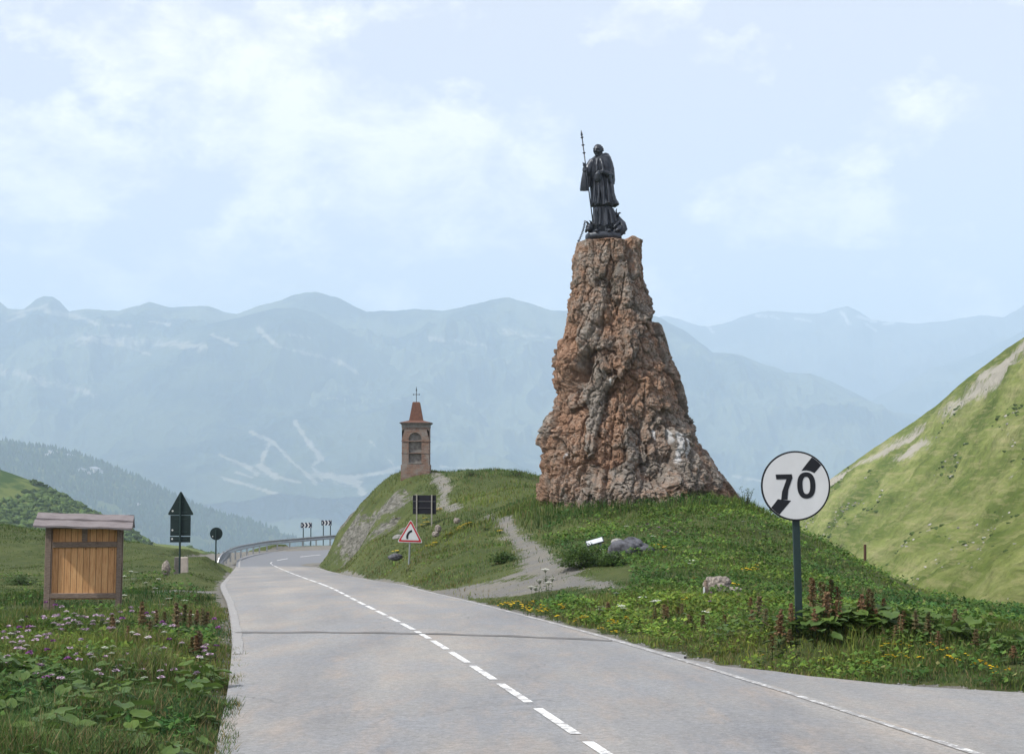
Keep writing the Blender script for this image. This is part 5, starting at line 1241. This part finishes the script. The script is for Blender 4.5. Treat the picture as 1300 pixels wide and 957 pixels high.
# --- plants as things
GRN = simple('plant green', (.055, .095, .026), (.035, .065, .02), 3, .7)
def leafmat(name, a, b_): 
    n = NT(name); f = n.noise(2.3, 3); inf = n.n.new('ShaderNodeObjectInfo'); g = n.ramp(f, [(.3, a), (.7, b_)])
    g = n.mix(n.math('MULTIPLY', inf.outputs['Random'], .55), g, (.055, .105, .040)); m = n.out(g, .55, 0, .3)
    t = n.n.new('ShaderNodeBsdfTranslucent'); n.l(g, t.inputs[0]); mx = n.n.new('ShaderNodeMixShader'); mx.inputs[0].default_value = .3
    n.l(n.b.outputs[0], mx.inputs[1]); n.l(t.outputs[0], mx.inputs[2]); n.l(mx.outputs[0], n.n['Material Output'].inputs[0]); return m
BIGL = leafmat('broad dock leaf', (.13, .205, .034), (.065, .12, .028)); SHR = leafmat('shrub leaf', (.085, .145, .025), (.04, .085, .02))
RUST = leafmat('rusty seed spike', (.19, .095, .05), (.25, .16, .085))
def bigleaf(mb, root, az, reach, rise, L, Wd_, rs):
    """petiole and a cupped, wavy heart-shaped blade"""
    ca_, sa_ = math.cos(az), math.sin(az); p0 = Vector(root); p1 = p0 + Vector((ca_ * reach, sa_ * reach, rise))
    mb.tube([p0, (p0 + p1) / 2 + Vector((0, 0, .02)), p1], [.007, .006, .005], 4, cap=False)
    d = Vector((ca_ * .92, sa_ * .92, rs.uniform(-.35, .25))).normalized(); s_ = Vector((-sa_, ca_, rs.uniform(-.25, .25))).normalized(); nn = d.cross(s_).normalized()
    if nn.z < 0: nn = -nn
    NU, NVv = 7, 7; vs = []; ph = rs.uniform(0, 6)
    for i in range(NU):
        u = i / (NU - 1)
        for j in range(NVv):
            v = j / (NVv - 1) * 2 - 1; wv = math.sin(math.pi * (u * .86 + .12)) ** .7 * Wd_ / 2
            back = -.12 * L * abs(v) ** 1.5 * (1 - u)
            q = p1 + d * (u * L * .95 + back) + s_ * (v * wv) + nn * (.10 * L * abs(v) ** 1.3 - .16 * L * u * u + .035 * L * math.sin(u * 9 + ph) * abs(v) + .025 * L * math.sin(v * 7 + ph))
            vs.append(q)
    mb.add(vs, [(i * NVv + j, (i + 1) * NVv + j, (i + 1) * NVv + j + 1, i * NVv + j + 1) for i in range(NU - 1) for j in range(NVv - 1)])
def mk_broad(seed, n_, L):
    rs = random.Random(seed); b = MB()
    for k in range(n_):
        az = 2.4 * k + rs.uniform(-.4, .4); f_ = (k + .5) / n_
        bigleaf(b, (0, 0, 0), az, (.05 + .20 * f_) * L / .22, (.30 - .20 * f_ + rs.uniform(-.03, .05)) * L / .22, L * rs.uniform(.75, 1.15), L * rs.uniform(.75, 1.05), rs)
    return b.build('broadleaf_plant', BIGL, smooth=True, raw=True)
BRO = [mk_broad(s_, n_, L) for s_, n_, L in ((1, 13, .22), (2, 10, .26), (3, 15, .18), (4, 9, .30), (5, 12, .24))]
def place(me, name, x, y, s_, label, cat, group, rz=None, dz=0, tilt=.12):
    o = link(name, me); o.location = (x, y, gz(x, y) + dz); o.rotation_euler = (random.uniform(-tilt, tilt), random.uniform(-tilt, tilt), random.uniform(0, 6.28) if rz is None else rz)
    o.scale = (s_,) * 3; return tag(o, label, cat, group)
rs = random.Random(5); cnt = 0
pts = []
tries = 0
while len(pts) < 120 and tries < 9000:
    tries += 1; y = rs.uniform(11.0, 19.5 + 2.5 * rs.random() ** 3); x = rs.uniform(-.345 * y - .8, float(np.interp(y, LC[:150, 1], LC[:150, 0])) - .12)
    if min([(x - a) ** 2 + (y - b_) ** 2 for a, b_ in pts] or [9]) > .075: pts.append((x, y))
for x, y in pts: place(rs.choice(BRO), 'broadleaf_plant', x, y, rs.uniform(.35, .68) * (1 if y < 17.5 else .7), 'low broad-leaved dock plant in the left roadside patch', 'plant', 'broad-leaved plants in the left foreground')
for px, row, s_ in ((1000,803,.9),(1022,806,1.0),(1045,800,1.1),(1062,803,1.2),(1085,800,1.3),(1078,795,1.2),(1100,806,1.2),(1115,800,1.1),(1130,802,1.0),(1040,812,.8),(1150,798,.9),(1170,806,.9),(985,800,.8),(915,812,.7),(1215,815,1.0),(1240,820,1.1),(1280,830,1.1),(1190,800,.8),(935,800,.6)):
    x, y, z = hfray(px, row); place(rs.choice(BRO), 'broadleaf_plant', x, y, s_ * .72, 'large dock plant with wide leaves growing around the speed sign pole', 'plant', 'dock leaves around the speed sign')
# dock seed spikes
def mk_dock(seed, H_, dens):
    rs_ = random.Random(seed); b = MB(); b.tube([(0, 0, -.05), (rs_.uniform(-.02, .02), 0, H_ * .5), (rs_.uniform(-.03, .03), .01, H_)], [.007, .006, .003], 5)
    for k in range(4): bigleaf(b, (0, 0, .05 + .06 * k), rs_.uniform(0, 6.28), .05, .03, .16 - .02 * k, .05, rs_)
    st__ = b.build('dock_plant', GRN, smooth=True, raw=True); b = MB()
    for k in range(dens):
        t = rs_.random(); z = H_ * (.38 + .62 * t); r_ = .055 * (1 - t) ** .6 * (.6 + .5 * math.sin(t * 28)) + .012; a = rs_.uniform(0, 6.28)
        c = Vector((r_ * rs_.random() ** .5 * math.cos(a), r_ * rs_.random() ** .5 * math.sin(a), z)); e = rs_.uniform(.008, .017)
        u = Vector((rs_.uniform(-1, 1), rs_.uniform(-1, 1), rs_.uniform(-.3, 1))).normalized() * e; v = u.orthogonal().normalized() * e
        b.add([c - u, c + v, c + u, c - v], [(0, 1, 2, 3)])
    return st__, b.build('seed_spike', RUST, raw=True)
DOCK = [mk_dock(s_, H_, d_) for s_, H_, d_ in ((1, .62, 330), (2, .55, 260), (3, .70, 380), (4, .45, 200))]
def dock(px, top_, base, label, group, k=None):
    x, y, z = hfray(px, base); Hn = at(px, top_, y)[2] - z; i = rs.randrange(4) if k is None else k; me, sp2 = DOCK[i]; H0 = (.62, .55, .70, .45)[i]
    o = link('dock_plant', me); o.location = (x, y, z); s_ = max(.25, Hn / H0); o.scale = (min(max(s_ * 1.5, 1.0), 1.7),) * 2 + (s_,); o.rotation_euler = (rs.uniform(-.08, .08), rs.uniform(-.08, .08), rs.uniform(0, 6)); tag(o, label, 'dock', group)
    c = link('seed_spike', sp2, o)
for a, t_, b_ in ((280,50,215),(322,85,240),(334,70,230),(357,60,240),(348,120,280),(408,95,240),(385,160,290),(350,220,300),(105,200,375),(120,230,350),(20,140,260),(40,200,300),(160,190,300),(178,175,300),(285,200,335),(270,60,230),(500,150,260),(520,130,270),(537,105,265),(575,120,270),(610,150,260),(560,180,270),(780,210,320),(835,215,330),(825,250,330),(965,200,330),(958,230,320),(1060,300,390),(75,330,420),(165,300,360),(885,310,390),(700,230,330),(718,210,300),(680,280,350),(1250,380,440),(590,200,280)):
    dock(960 + a / 3.82, 720 + t_ / 3.82, 720 + b_ / 3.82 + 8, 'rust brown dock spike standing in the verge around the speed sign', 'dock spikes around the speed sign')
for a, t_, b_ in ((355,570,630),(362,575,640),(658,605,680),(725,585,680),(730,600,680),(825,580,650),(805,600,640),(870,650,730),(890,655,735),(958,650,730),(1260,540,640),(1275,620,700),(1100,650,730)):
    dock(700 + a / 5, 650 + t_ / 5, 650 + b_ / 5 + 6, 'dark red dock spike in the verge between the gravel and the speed sign', 'dock spikes along the right verge')
for a, t_, b_ in ((615,85,190),(622,100,200),(788,15,160),(780,40,170),(975,20,200),(968,40,190),(1005,30,150),(1095,175,310),(1080,200,310),(1110,190,310),(1060,210,300),(1040,60,170),(1110,50,160),(1080,60,150),(860,60,150),(900,70,150),(1130,70,160),(700,150,230),(820,120,200)):
    dock(a / 4.33, 760 + t_ / 4.33, 760 + b_ / 4.33 + 8, 'rust brown dock spike in the left roadside patch before the notice board', 'dock spikes in the left foreground')
# flowers
def petals(b, c, r_, n_, m, cup=.3):
    c = Vector(c)
    for k in range(n_):
        a = 2 * math.pi * k / n_; d = Vector((math.cos(a), math.sin(a), cup)); s_ = Vector((-math.sin(a), math.cos(a), 0)) * .42
        b.add([c, c + (d * .7 - s_) * r_, c + d * r_, c + (d * .7 + s_) * r_], [(0, 1, 2, 3)], m)
def fm(name, col): return simple(name, col, tuple(x * .8 for x in col), 9, .7)
YEL, LIL, MAG, WHI, DPU = fm('yellow petal', (.80, .56, .015)), fm('lilac petal', (.56, .42, .55)), fm('magenta petal', (.26, .085, .28)), fm('white petal', (.62, .64, .56)), fm('dark purple petal', (.09, .025, .10))
def mk_flower(kind, mat, seed, H_=.3):
    rs_ = random.Random(seed); b = MB(); b.tube([(0, 0, -.03), (.01, 0, H_ * .5), (0, 0, H_)], [.004, .0035, .003], 4, m=0)
    for k in range(3): bigleaf(b, (0, 0, .02 + .05 * k), rs_.uniform(0, 6.28), .02, .03, .08, .025, rs_)
    if kind == 'daisy':
        for (x, y, z, r_) in ((0, 0, H_, .034), (.06, .03, H_ - .05, .028), (-.05, .04, H_ - .03, .026)): 
            petals(b, (x, y, z), r_, 10, 1, .75); petals(b, (x, y, z + .006), r_ * .6, 7, 1, 1.2); b.tube([(0, 0, H_ * .5), (x, y, z)], .0025, 4, m=0)
    if kind == 'head': 
        for k in range(34):
            a, e = rs_.uniform(0, 6.28), rs_.uniform(-.1, 1.2); d = Vector((math.cos(a) * math.cos(e), math.sin(a) * math.cos(e), math.sin(e))); c = Vector((0, 0, H_)); s_ = d.orthogonal().normalized() * .009
            b.add([c + d * .012, c + d * .03 - s_, c + d * .046, c + d * .03 + s_], [(0, 1, 2, 3)], 1)
    if kind == 'umbel':
        for k in range(24):
            a, r_ = 2.4 * k, .075 * math.sqrt(k / 24); z = H_ + .05 - r_ * .35; x, y = r_ * math.cos(a), r_ * math.sin(a); b.tube([(0, 0, H_ - .05), (x, y, z)], .0016, 3, m=0, cap=False)
            petals(b, (x, y, z), .017, 5, 1, .2)
    return b.build('flower', [GRN, mat], raw=True)
FY = [mk_flower('daisy', YEL, s_) for s_ in (1, 2)]; FL = mk_flower('head', LIL, 3); FM = mk_flower('head', MAG, 4); FU = mk_flower('umbel', WHI, 5); FD = mk_flower('head', DPU, 6); FLU = mk_flower('umbel', LIL, 7)
def fl(me, name, px, row, label, cat, group, s_=1.0, Hh=.3, drop=None):
    """row is where the head shows; the stalk goes down to the ground"""
    p = hfray(px, row + (drop or 9)); y = p[1]
    if name == 'white_flower' and y < 33: return
    z = at(px, row, y)[2] - gz(p[0], y); k = max(.35, min(2.2, z / .30))
    o = link(name, me); o.location = (at(px, row, y)[0], y, gz(p[0], y)); o.scale = (s_, s_, k); o.rotation_euler = (rs.uniform(-.1, .1), rs.uniform(-.1, .1), rs.uniform(0, 6)); tag(o, label, cat, group)
for x_, y_ in ((235,295),(265,285),(290,285),(320,280),(300,300),(330,290),(480,275),(498,272),(460,300),(450,325),(445,345),(470,345),(520,345),(555,305),(560,325),(555,350),(590,345),(600,330),(365,275),(720,295),(722,310),(740,325),(685,390),(870,405),(885,395),(905,390),(910,405),(1130,425),(1150,450),(1175,437),(1210,440),(1235,400),(1255,410),(1265,440),(1045,490),(1155,515),(840,430),(410,320),(395,300)):
    fl(rs.choice(FY), 'yellow_flower', 600 + x_ / 6.38, 720 + y_ / 6.38, 'yellow daisy-like flower in the verge before the gravel pull-in', 'flower', 'yellow flowers before the gravel', .95)
for x_, y_ in ((637,383),(637,437),(658,434),(695,365),(710,380),(742,388),(752,370),(700,423),(727,440),(795,445),(845,378),(867,393),(893,408),(930,403),(942,403),(945,440),(928,438),(970,458),(1015,430),(1078,462),(1097,468),(1060,480),(1117,482),(1130,492),(1172,497),(1225,505),(537,467),(325,452),(35,433),(1165,525)):
    fl(rs.choice(FY), 'yellow_flower', 960 + x_ / 3.82, 720 + y_ / 3.82, 'yellow flower in the low grass right of the speed sign', 'flower', 'yellow flowers right of the speed sign', .62 if x_ != 637 else 1.4)
for x_, y_ in ((370,345),(390,335),(410,330),(430,325),(455,320),(480,312),(500,305),(515,300),(690,550),(705,545),(720,535),(735,525),(750,510),(765,500),(800,480),(820,472),(840,468),(860,465),(590,600),(610,595),(630,580),(410,715),(370,460),(355,410),(20,410),(305,490),(255,500),(30,780),(460,690),(1010,520),(1180,560)):
    fl(rs.choice(FY), 'yellow_flower', 500 + x_ / 8.7, 610 + y_ / 8.7, 'yellow flower in the rows across the knoll below the shrine', 'flower', 'yellow flowers on the knoll', 2.4, drop=3)
for x_, y_ in ((640,215),(655,222),(670,208),(690,210),(705,215),(720,225),(1240,365),(1260,372),(1285,340),(1280,360),(1140,460),(1155,465),(1015,470),(920,425),(860,560)):
    fl(rs.choice(FY), 'yellow_flower', 700 + x_ / 5, 650 + y_ / 5, 'yellow flower among the green leaves of the slope below the rock tower', 'flower', 'yellow flowers below the rock tower', 1.8, drop=4)
for k, (x_, y_) in enumerate(((255,20),(300,35),(345,45),(365,75),(320,95),(375,110),(410,88),(430,95),(470,105),(538,62),(520,92),(552,95),(590,140),(615,88),(655,75),(680,108),(720,50),(722,70),(770,52),(835,78),(808,95),(850,158),(912,142),(945,148),(290,140),(345,147),(385,136),(445,145),(430,130),(100,158),(152,155),(115,210),(190,225),(210,210),(240,200),(272,195),(60,245),(105,270),(18,215),(1185,258),(1125,272),(1155,305),(750,202),(487,262),(235,100),(70,200),(90,185),(500,140),(560,125),(640,130),(450,170),(180,160),(330,170))):
    m_ = FM if (x_, y_) in ((255,20),(300,35),(100,158),(152,155),(1185,258),(1125,272),(680,108)) else (FL if k % 3 else FLU); mag = m_ is FM
    fl(m_, 'lilac_flower', x_ / 4.33, 760 + y_ / 4.33, 'bright magenta flower head above the left roadside leaves' if mag else 'pale lilac flower head above the left roadside leaves', 'flower', 'magenta flowers left' if mag else 'lilac flowers left', 1.2 if m_ is not FLU else .6, drop=20)
for x_, y_ in ((560,20),(665,100),(145,100),(40,150),(487,262),(375,-50),(520,-30)):
    fl(FD, 'purple_flower', x_ / 4.33, 760 + y_ / 4.33, 'small dark purple flower in the left roadside patch', 'flower', 'dark purple flowers left', .9, drop=14)
for x_, y_ in ((350,585),(470,587),(455,587),(540,497),(600,525),(470,515),(495,497),(700,607),(612,622),(720,660),(555,540),(515,500),(640,600),(585,560)):
    fl(FU, 'white_umbel', x_ / 2.99, 560 + y_ / 2.99, 'flat white umbel flower between the notice board and the road', 'flower', 'white umbels left', 1.0, drop=12)
for x_, y_, s_ in ((590,25,1.3),(600,100,1.2),(620,130,1),(560,110,.9),(510,175,1),(480,165,1),(520,160,1),(540,120,1),(1035,330,1.2),(1020,350,.9),(1210,320,.9),(1215,340,.8),(1165,218,.8),(640,100,.9)):
    fl(FU, 'white_umbel', 600 + x_ / 6.38, 720 + y_ / 6.38, 'white umbel flower in the right verge in front of the gravel', 'flower', 'white umbels in the right verge', s_, drop=16)
for x_, y_ in ((985,652),(580,552),(655,580),(672,575),(450,600),(410,522),(470,230),(190,5),(295,45),(180,95),(1220,60),(325,240),(475,90),(645,155),(890,310),(880,330)):
    fl(FU, 'white_umbel', 700 + x_ / 5, 650 + y_ / 5, 'small white flower scattered on the green slope below the rock tower', 'flower', 'white flowers on the slope', 1.1, drop=5)
for x_, y_ in ((560,90),(615,72),(605,80),(625,76),(630,110),(680,95),(745,118),(790,72),(793,125),(945,228),(850,175),(1003,518),(1003,577),(855,520),(1025,35),(1065,15),(720,240)):
    fl(FM, 'purple_thistle', 700 + x_ / 5, 650 + y_ / 5, 'purple thistle head on the green slope below the rock tower', 'flower', 'purple thistles on the slope', 1.8, drop=5)
for k in range(60):
    px = rs.uniform(1150, 1295); row = rs.gauss(775 + (px - 1150) * .13, 3.0); row = max(row, 772) 
    fl(FU, 'white_flower', px, row, 'tiny white flower in the flat meadow at the foot of the far hillside', 'flower', 'white flowers in the right meadow', 1.0, drop=3)
# shrubs with real stems and leaves
def shrub(px, row, wpx, hpx, name, label, cat='shrub', dens=2600, lf_=.05, spread=.8):
    x, y, z = hfray(px, row); u = y / FPX; W2, H_ = wpx * u / 2, hpx * u; e = empty(name, (x, y, z)); tag(e, label, cat); b = MB()
    for k in range(9):
        a = 2.4 * k; q = .75 * W2 * (.3 + .7 * rs.random()); b.tube([(0, 0, -.1), (q * .4 * math.cos(a), q * .4 * math.sin(a), H_ * .4), (q * math.cos(a), q * math.sin(a), H_ * (.55 + .35 * rs.random()))], [.015, .01, .004], 5)
    b.build('stems', OLDW, e); n_ = dens; th_ = rng.uniform(0, 6.28, n_); f_ = rng.random(n_) ** .45; zz_ = rng.random(n_)
    prof_ = np.sqrt(np.clip(1 - (zz_ * 1.05 - .35) ** 2 / .55, .02, 1)); lob = 1 + .22 * np.sin(th_ * 3 + px) + .15 * np.sin(th_ * 7 + zz_ * 6)
    p_ = np.stack([np.cos(th_) * f_ * prof_ * lob * W2, np.sin(th_) * f_ * prof_ * lob * W2 * spread, zz_ * H_ * (.8 + .25 * np.sin(th_ * 4 + 1))], 1)
    keep_ = fbm(p_ * 4.5 / max(W2, .4) + px, 3) > -.16; p_ = p_[keep_]; n_ = len(p_)
    V, F, T = leaves(p_[:, :2], p_[:, 2], np.full(n_, lf_) * rng.uniform(.6, 1.4, n_), np.ones((n_, 3))); npmesh('foliage', V, F, SHR, e, smooth=False)
shrub(738, 720, 66, 30, 'shrub', 'dense dark green shrub beside the path, left of the slate boulder', dens=4200)
shrub(778, 718, 36, 17, 'shrub', 'low green shrub growing against the left end of the slate boulder', dens=1500)
shrub(639, 714, 38, 14, 'shrub', 'low green shrub at the left edge of the path', dens=1800)
shrub(700, 632, 0.1 + 26, 10, 'shrub', 'tuft of bushy green at the left foot of the rock tower', dens=900)
shrub(902, 643, 40, 10, 'shrub', 'low bush at the right foot of the rock tower', dens=1500)
shrub(1066, 697, 30, 9, 'shrub', 'low bush on the ridge right of the speed sign pole', dens=900)
shrub(25, 742, 40, 12, 'shrub', 'green clump left of the notice board', dens=1300)
shrub(598, 604, 20, 8, 'shrub', 'grassy bush beside the skyline bench', dens=500)
shrub(655, 604, 42, 9, 'shrub', 'wide low bush on the skyline between bench and rock tower', dens=900)
x, y, z = hfray(948, 646); e = empty('sapling', (x, y, z)); tag(e, 'thin twiggy sapling against the sky at the right foot of the rock tower', 'sapling'); b = MB(); lv = []
for k in range(11):
    a = rs.uniform(0, 6.28); q = rs.uniform(.05, .35); H_ = rs.uniform(.4, .95); pts_ = [(0, 0, -.1), (q * .5 * math.cos(a), q * .5 * math.sin(a), H_ * .5), (q * math.cos(a), q * math.sin(a), H_)]; b.tube(pts_, [.010, .007, .003], 4)
    for j in range(26): t = rs.uniform(.35, 1); lv.append([q * t * math.cos(a) + rs.uniform(-.05, .05), q * t * math.sin(a) + rs.uniform(-.05, .05), H_ * t + rs.uniform(-.03, .03)])
b.build('stems', OLDW, e); lv = np.array(lv); V, F, T = leaves(lv[:, :2], lv[:, 2], rng.uniform(.03, .06, len(lv)), np.ones((len(lv), 3))); npmesh('foliage', V, F, SHR, e, smooth=False)

# ------------------------------------------------------------------ far woods
def scatter_on(o, n_, pxr, test=None):
    me = o.data; nv_ = len(me.vertices); a_ = np.empty(nv_ * 3, np.float32); me.vertices.foreach_get('co', a_); a_ = a_.reshape(-1, 3)
    nf = len(me.polygons); ix = np.empty(nf * 4, np.int32); me.polygons.foreach_get('vertices', ix); ix = ix.reshape(-1, 4); c = a_[ix].mean(1)
    px, rw = proj(c[:, 0], c[:, 1], c[:, 2]); A_ = np.linalg.norm(np.cross(a_[ix[:, 1]] - a_[ix[:, 0]], a_[ix[:, 3]] - a_[ix[:, 0]]), axis=1); w = A_ * ((px > pxr[0]) & (px < pxr[1]) & (rw < pxr[2]))
    k = rng.choice(nf, n_, p=w / w.sum()); f, g = rng.random((2, n_, 1)); q = a_[ix[k]]; p_ = (q[:, 0] * (1 - f) + q[:, 1] * f) * (1 - g) + (q[:, 3] * (1 - f) + q[:, 2] * f) * g
    return p_
p_ = scatter_on(RIDGE, 13000, (-60, 470, 720)); L_ = 300; nn_ = fbm(p_ / 260., 4); p_ = p_[nn_ > -.17]; n_ = len(p_)
H_ = rng.uniform(11, 24, n_); r_ = H_ * rng.uniform(.20, .30, n_); a = np.arange(6) * np.pi / 3
ring = lambda z, k: np.stack([p_[:, 0:1] + r_[:, None] * k * np.cos(a)[None], p_[:, 1:2] + r_[:, None] * k * np.sin(a)[None], np.repeat((p_[:, 2] + H_ * z)[:, None], 6, 1)], -1)
V = np.concatenate([ring(.0, .9), ring(.35, .75), ring(.34, .95), ring(.70, .42), (p_ + np.stack([0 * H_, 0 * H_, H_], 1))[:, None]], 1); F = []
for k in range(6):
    k2 = (k + 1) % 6; F += [(k, k2, 6 + k2), (k, 6 + k2, 6 + k), (12 + k, 12 + k2, 18 + k2), (12 + k, 18 + k2, 18 + k), (18 + k, 18 + k2, 24)]
F = (np.arange(n_)[:, None, None] * 25 + np.array(F)[None]).reshape(-1, 3)
T = np.repeat(np.array([(.026, .048, .022)]) * rng.uniform(.6, 1.6, (n_, 1)), 25, 0)
FIR = m_attr('fir forest', 1, 0)
tag(npmesh('fir_forest', V.reshape(-1, 3), F, FIR, smooth=False, attrs={'tint': T}), kind='stuff')
hill = bpy.data.objects['near_left_hill']
p_ = scatter_on(hill, 9000, (-60, 330, 760)); nn_ = fbm(p_ * np.array([1 / 70., 1 / 120., 1 / 30.]), 4); p_ = p_[nn_ > -.10]; n_ = len(p_)
bm = bmesh.new(); bmesh.ops.create_icosphere(bm, subdivisions=1, radius=1); bv = np.array([v.co for v in bm.verts]); bf = np.array([[v.index for v in f.verts] for f in bm.faces]); bm.free()
sz = rng.uniform(.9, 3.0, n_); V = p_[:, None] + bv[None] * sz[:, None, None] * rng.uniform(.6, 1.25, (n_, len(bv), 1)) * np.array([1, 1, .85]); F = (np.arange(n_)[:, None, None] * len(bv) + bf[None]).reshape(-1, 3)
T = np.repeat(np.array([(.06, .09, .03)]) * rng.uniform(.55, 1.7, (n_, 1)), len(bv), 0)
tag(npmesh('alder_scrub', V.reshape(-1, 3), F, FIR, smooth=False, attrs={'tint': T}), kind='stuff')
# stones and dwarf bushes over the right hillside
p_ = scatter_on(hs, 3400, (1000, 1330, 800)); n1 = fbm(p_ * np.array([1 / 40., 1 / 90., 1 / 22.]) + 50, 4); keep_ = n1 > .06; p_ = p_[keep_]; n_ = len(p_)
kind_ = rng.random(n_) < .45; sz = np.where(kind_, rng.uniform(.15, .6, n_), rng.uniform(.25, .8, n_)) * np.clip(p_[:, 1] / 350, .5, 1.4); V = p_[:, None] + bv[None] * sz[:, None, None] * rng.uniform(.5, 1.2, (n_, len(bv), 1)) * np.array([1.2, 1.2, .55])
F = (np.arange(n_)[:, None, None] * len(bv) + bf[None]); T = np.where(kind_[:, None], np.array([(.30, .29, .26)]), np.array([(.06, .09, .025)])) * rng.uniform(.6, 1.3, (n_, 1))
for nm_, kk in (('hillside_stones', kind_), ('dwarf_bushes', ~kind_)):
    m_ = kk; Vk = V[m_].reshape(-1, 3); Fk = (np.arange(m_.sum())[:, None, None] * len(bv) + bf[None]).reshape(-1, 3)
    tag(npmesh(nm_, Vk, Fk, FIR, smooth=False, attrs={'tint': np.repeat(T[m_], len(bv), 0)}), kind='stuff')
# more small flowers scattered through the left patch
for k in range(90):
    px, row = rs.uniform(5, 285), rs.uniform(775, 862); m_ = (FL, FLU, FL, FU, FM, FL)[k % 6]
    wh = m_ is FU; mag = m_ is FM
    fl(m_, 'white_umbel' if wh else 'lilac_flower', px, row, 'flat white umbel flower between the notice board and the road' if wh else ('bright magenta flower head above the left roadside leaves' if mag else 'pale lilac flower head above the left roadside leaves'), 'flower', 'white umbels left' if wh else ('magenta flowers left' if mag else 'lilac flowers left'), 1.0 if m_ in (FL, FM) else .5, drop=22)
HAZE = 1.1e-4
# ------------------------------------------------------------------ air
HV = [(-16000, -1600, -1155), (16000, -1600, -1155), (16000, 20500, -1155), (-16000, 20500, -1155)]
HV += [(x, y, 2200) for x, y, z in HV]
hz = npmesh('haze', HV, [(3, 2, 1, 0), (4, 5, 6, 7), (0, 1, 5, 4), (1, 2, 6, 5), (2, 3, 7, 6), (3, 0, 4, 7)], [], smooth=False)
hm = bpy.data.materials.new('pale valley air'); hm.use_nodes = True; ht = hm.node_tree; ht.nodes.clear()
ho = ht.nodes.new('ShaderNodeOutputMaterial'); hv = ht.nodes.new('ShaderNodeVolumePrincipled')
hv.inputs['Color'].default_value = (.655, .824, 1.0, 1); hv.inputs['Density'].default_value = HAZE; hv.inputs['Anisotropy'].default_value = .0
ht.links.new(hv.outputs[0], ho.inputs['Volume']); hz.data.materials.append(hm); tag(hz, kind='stuff')
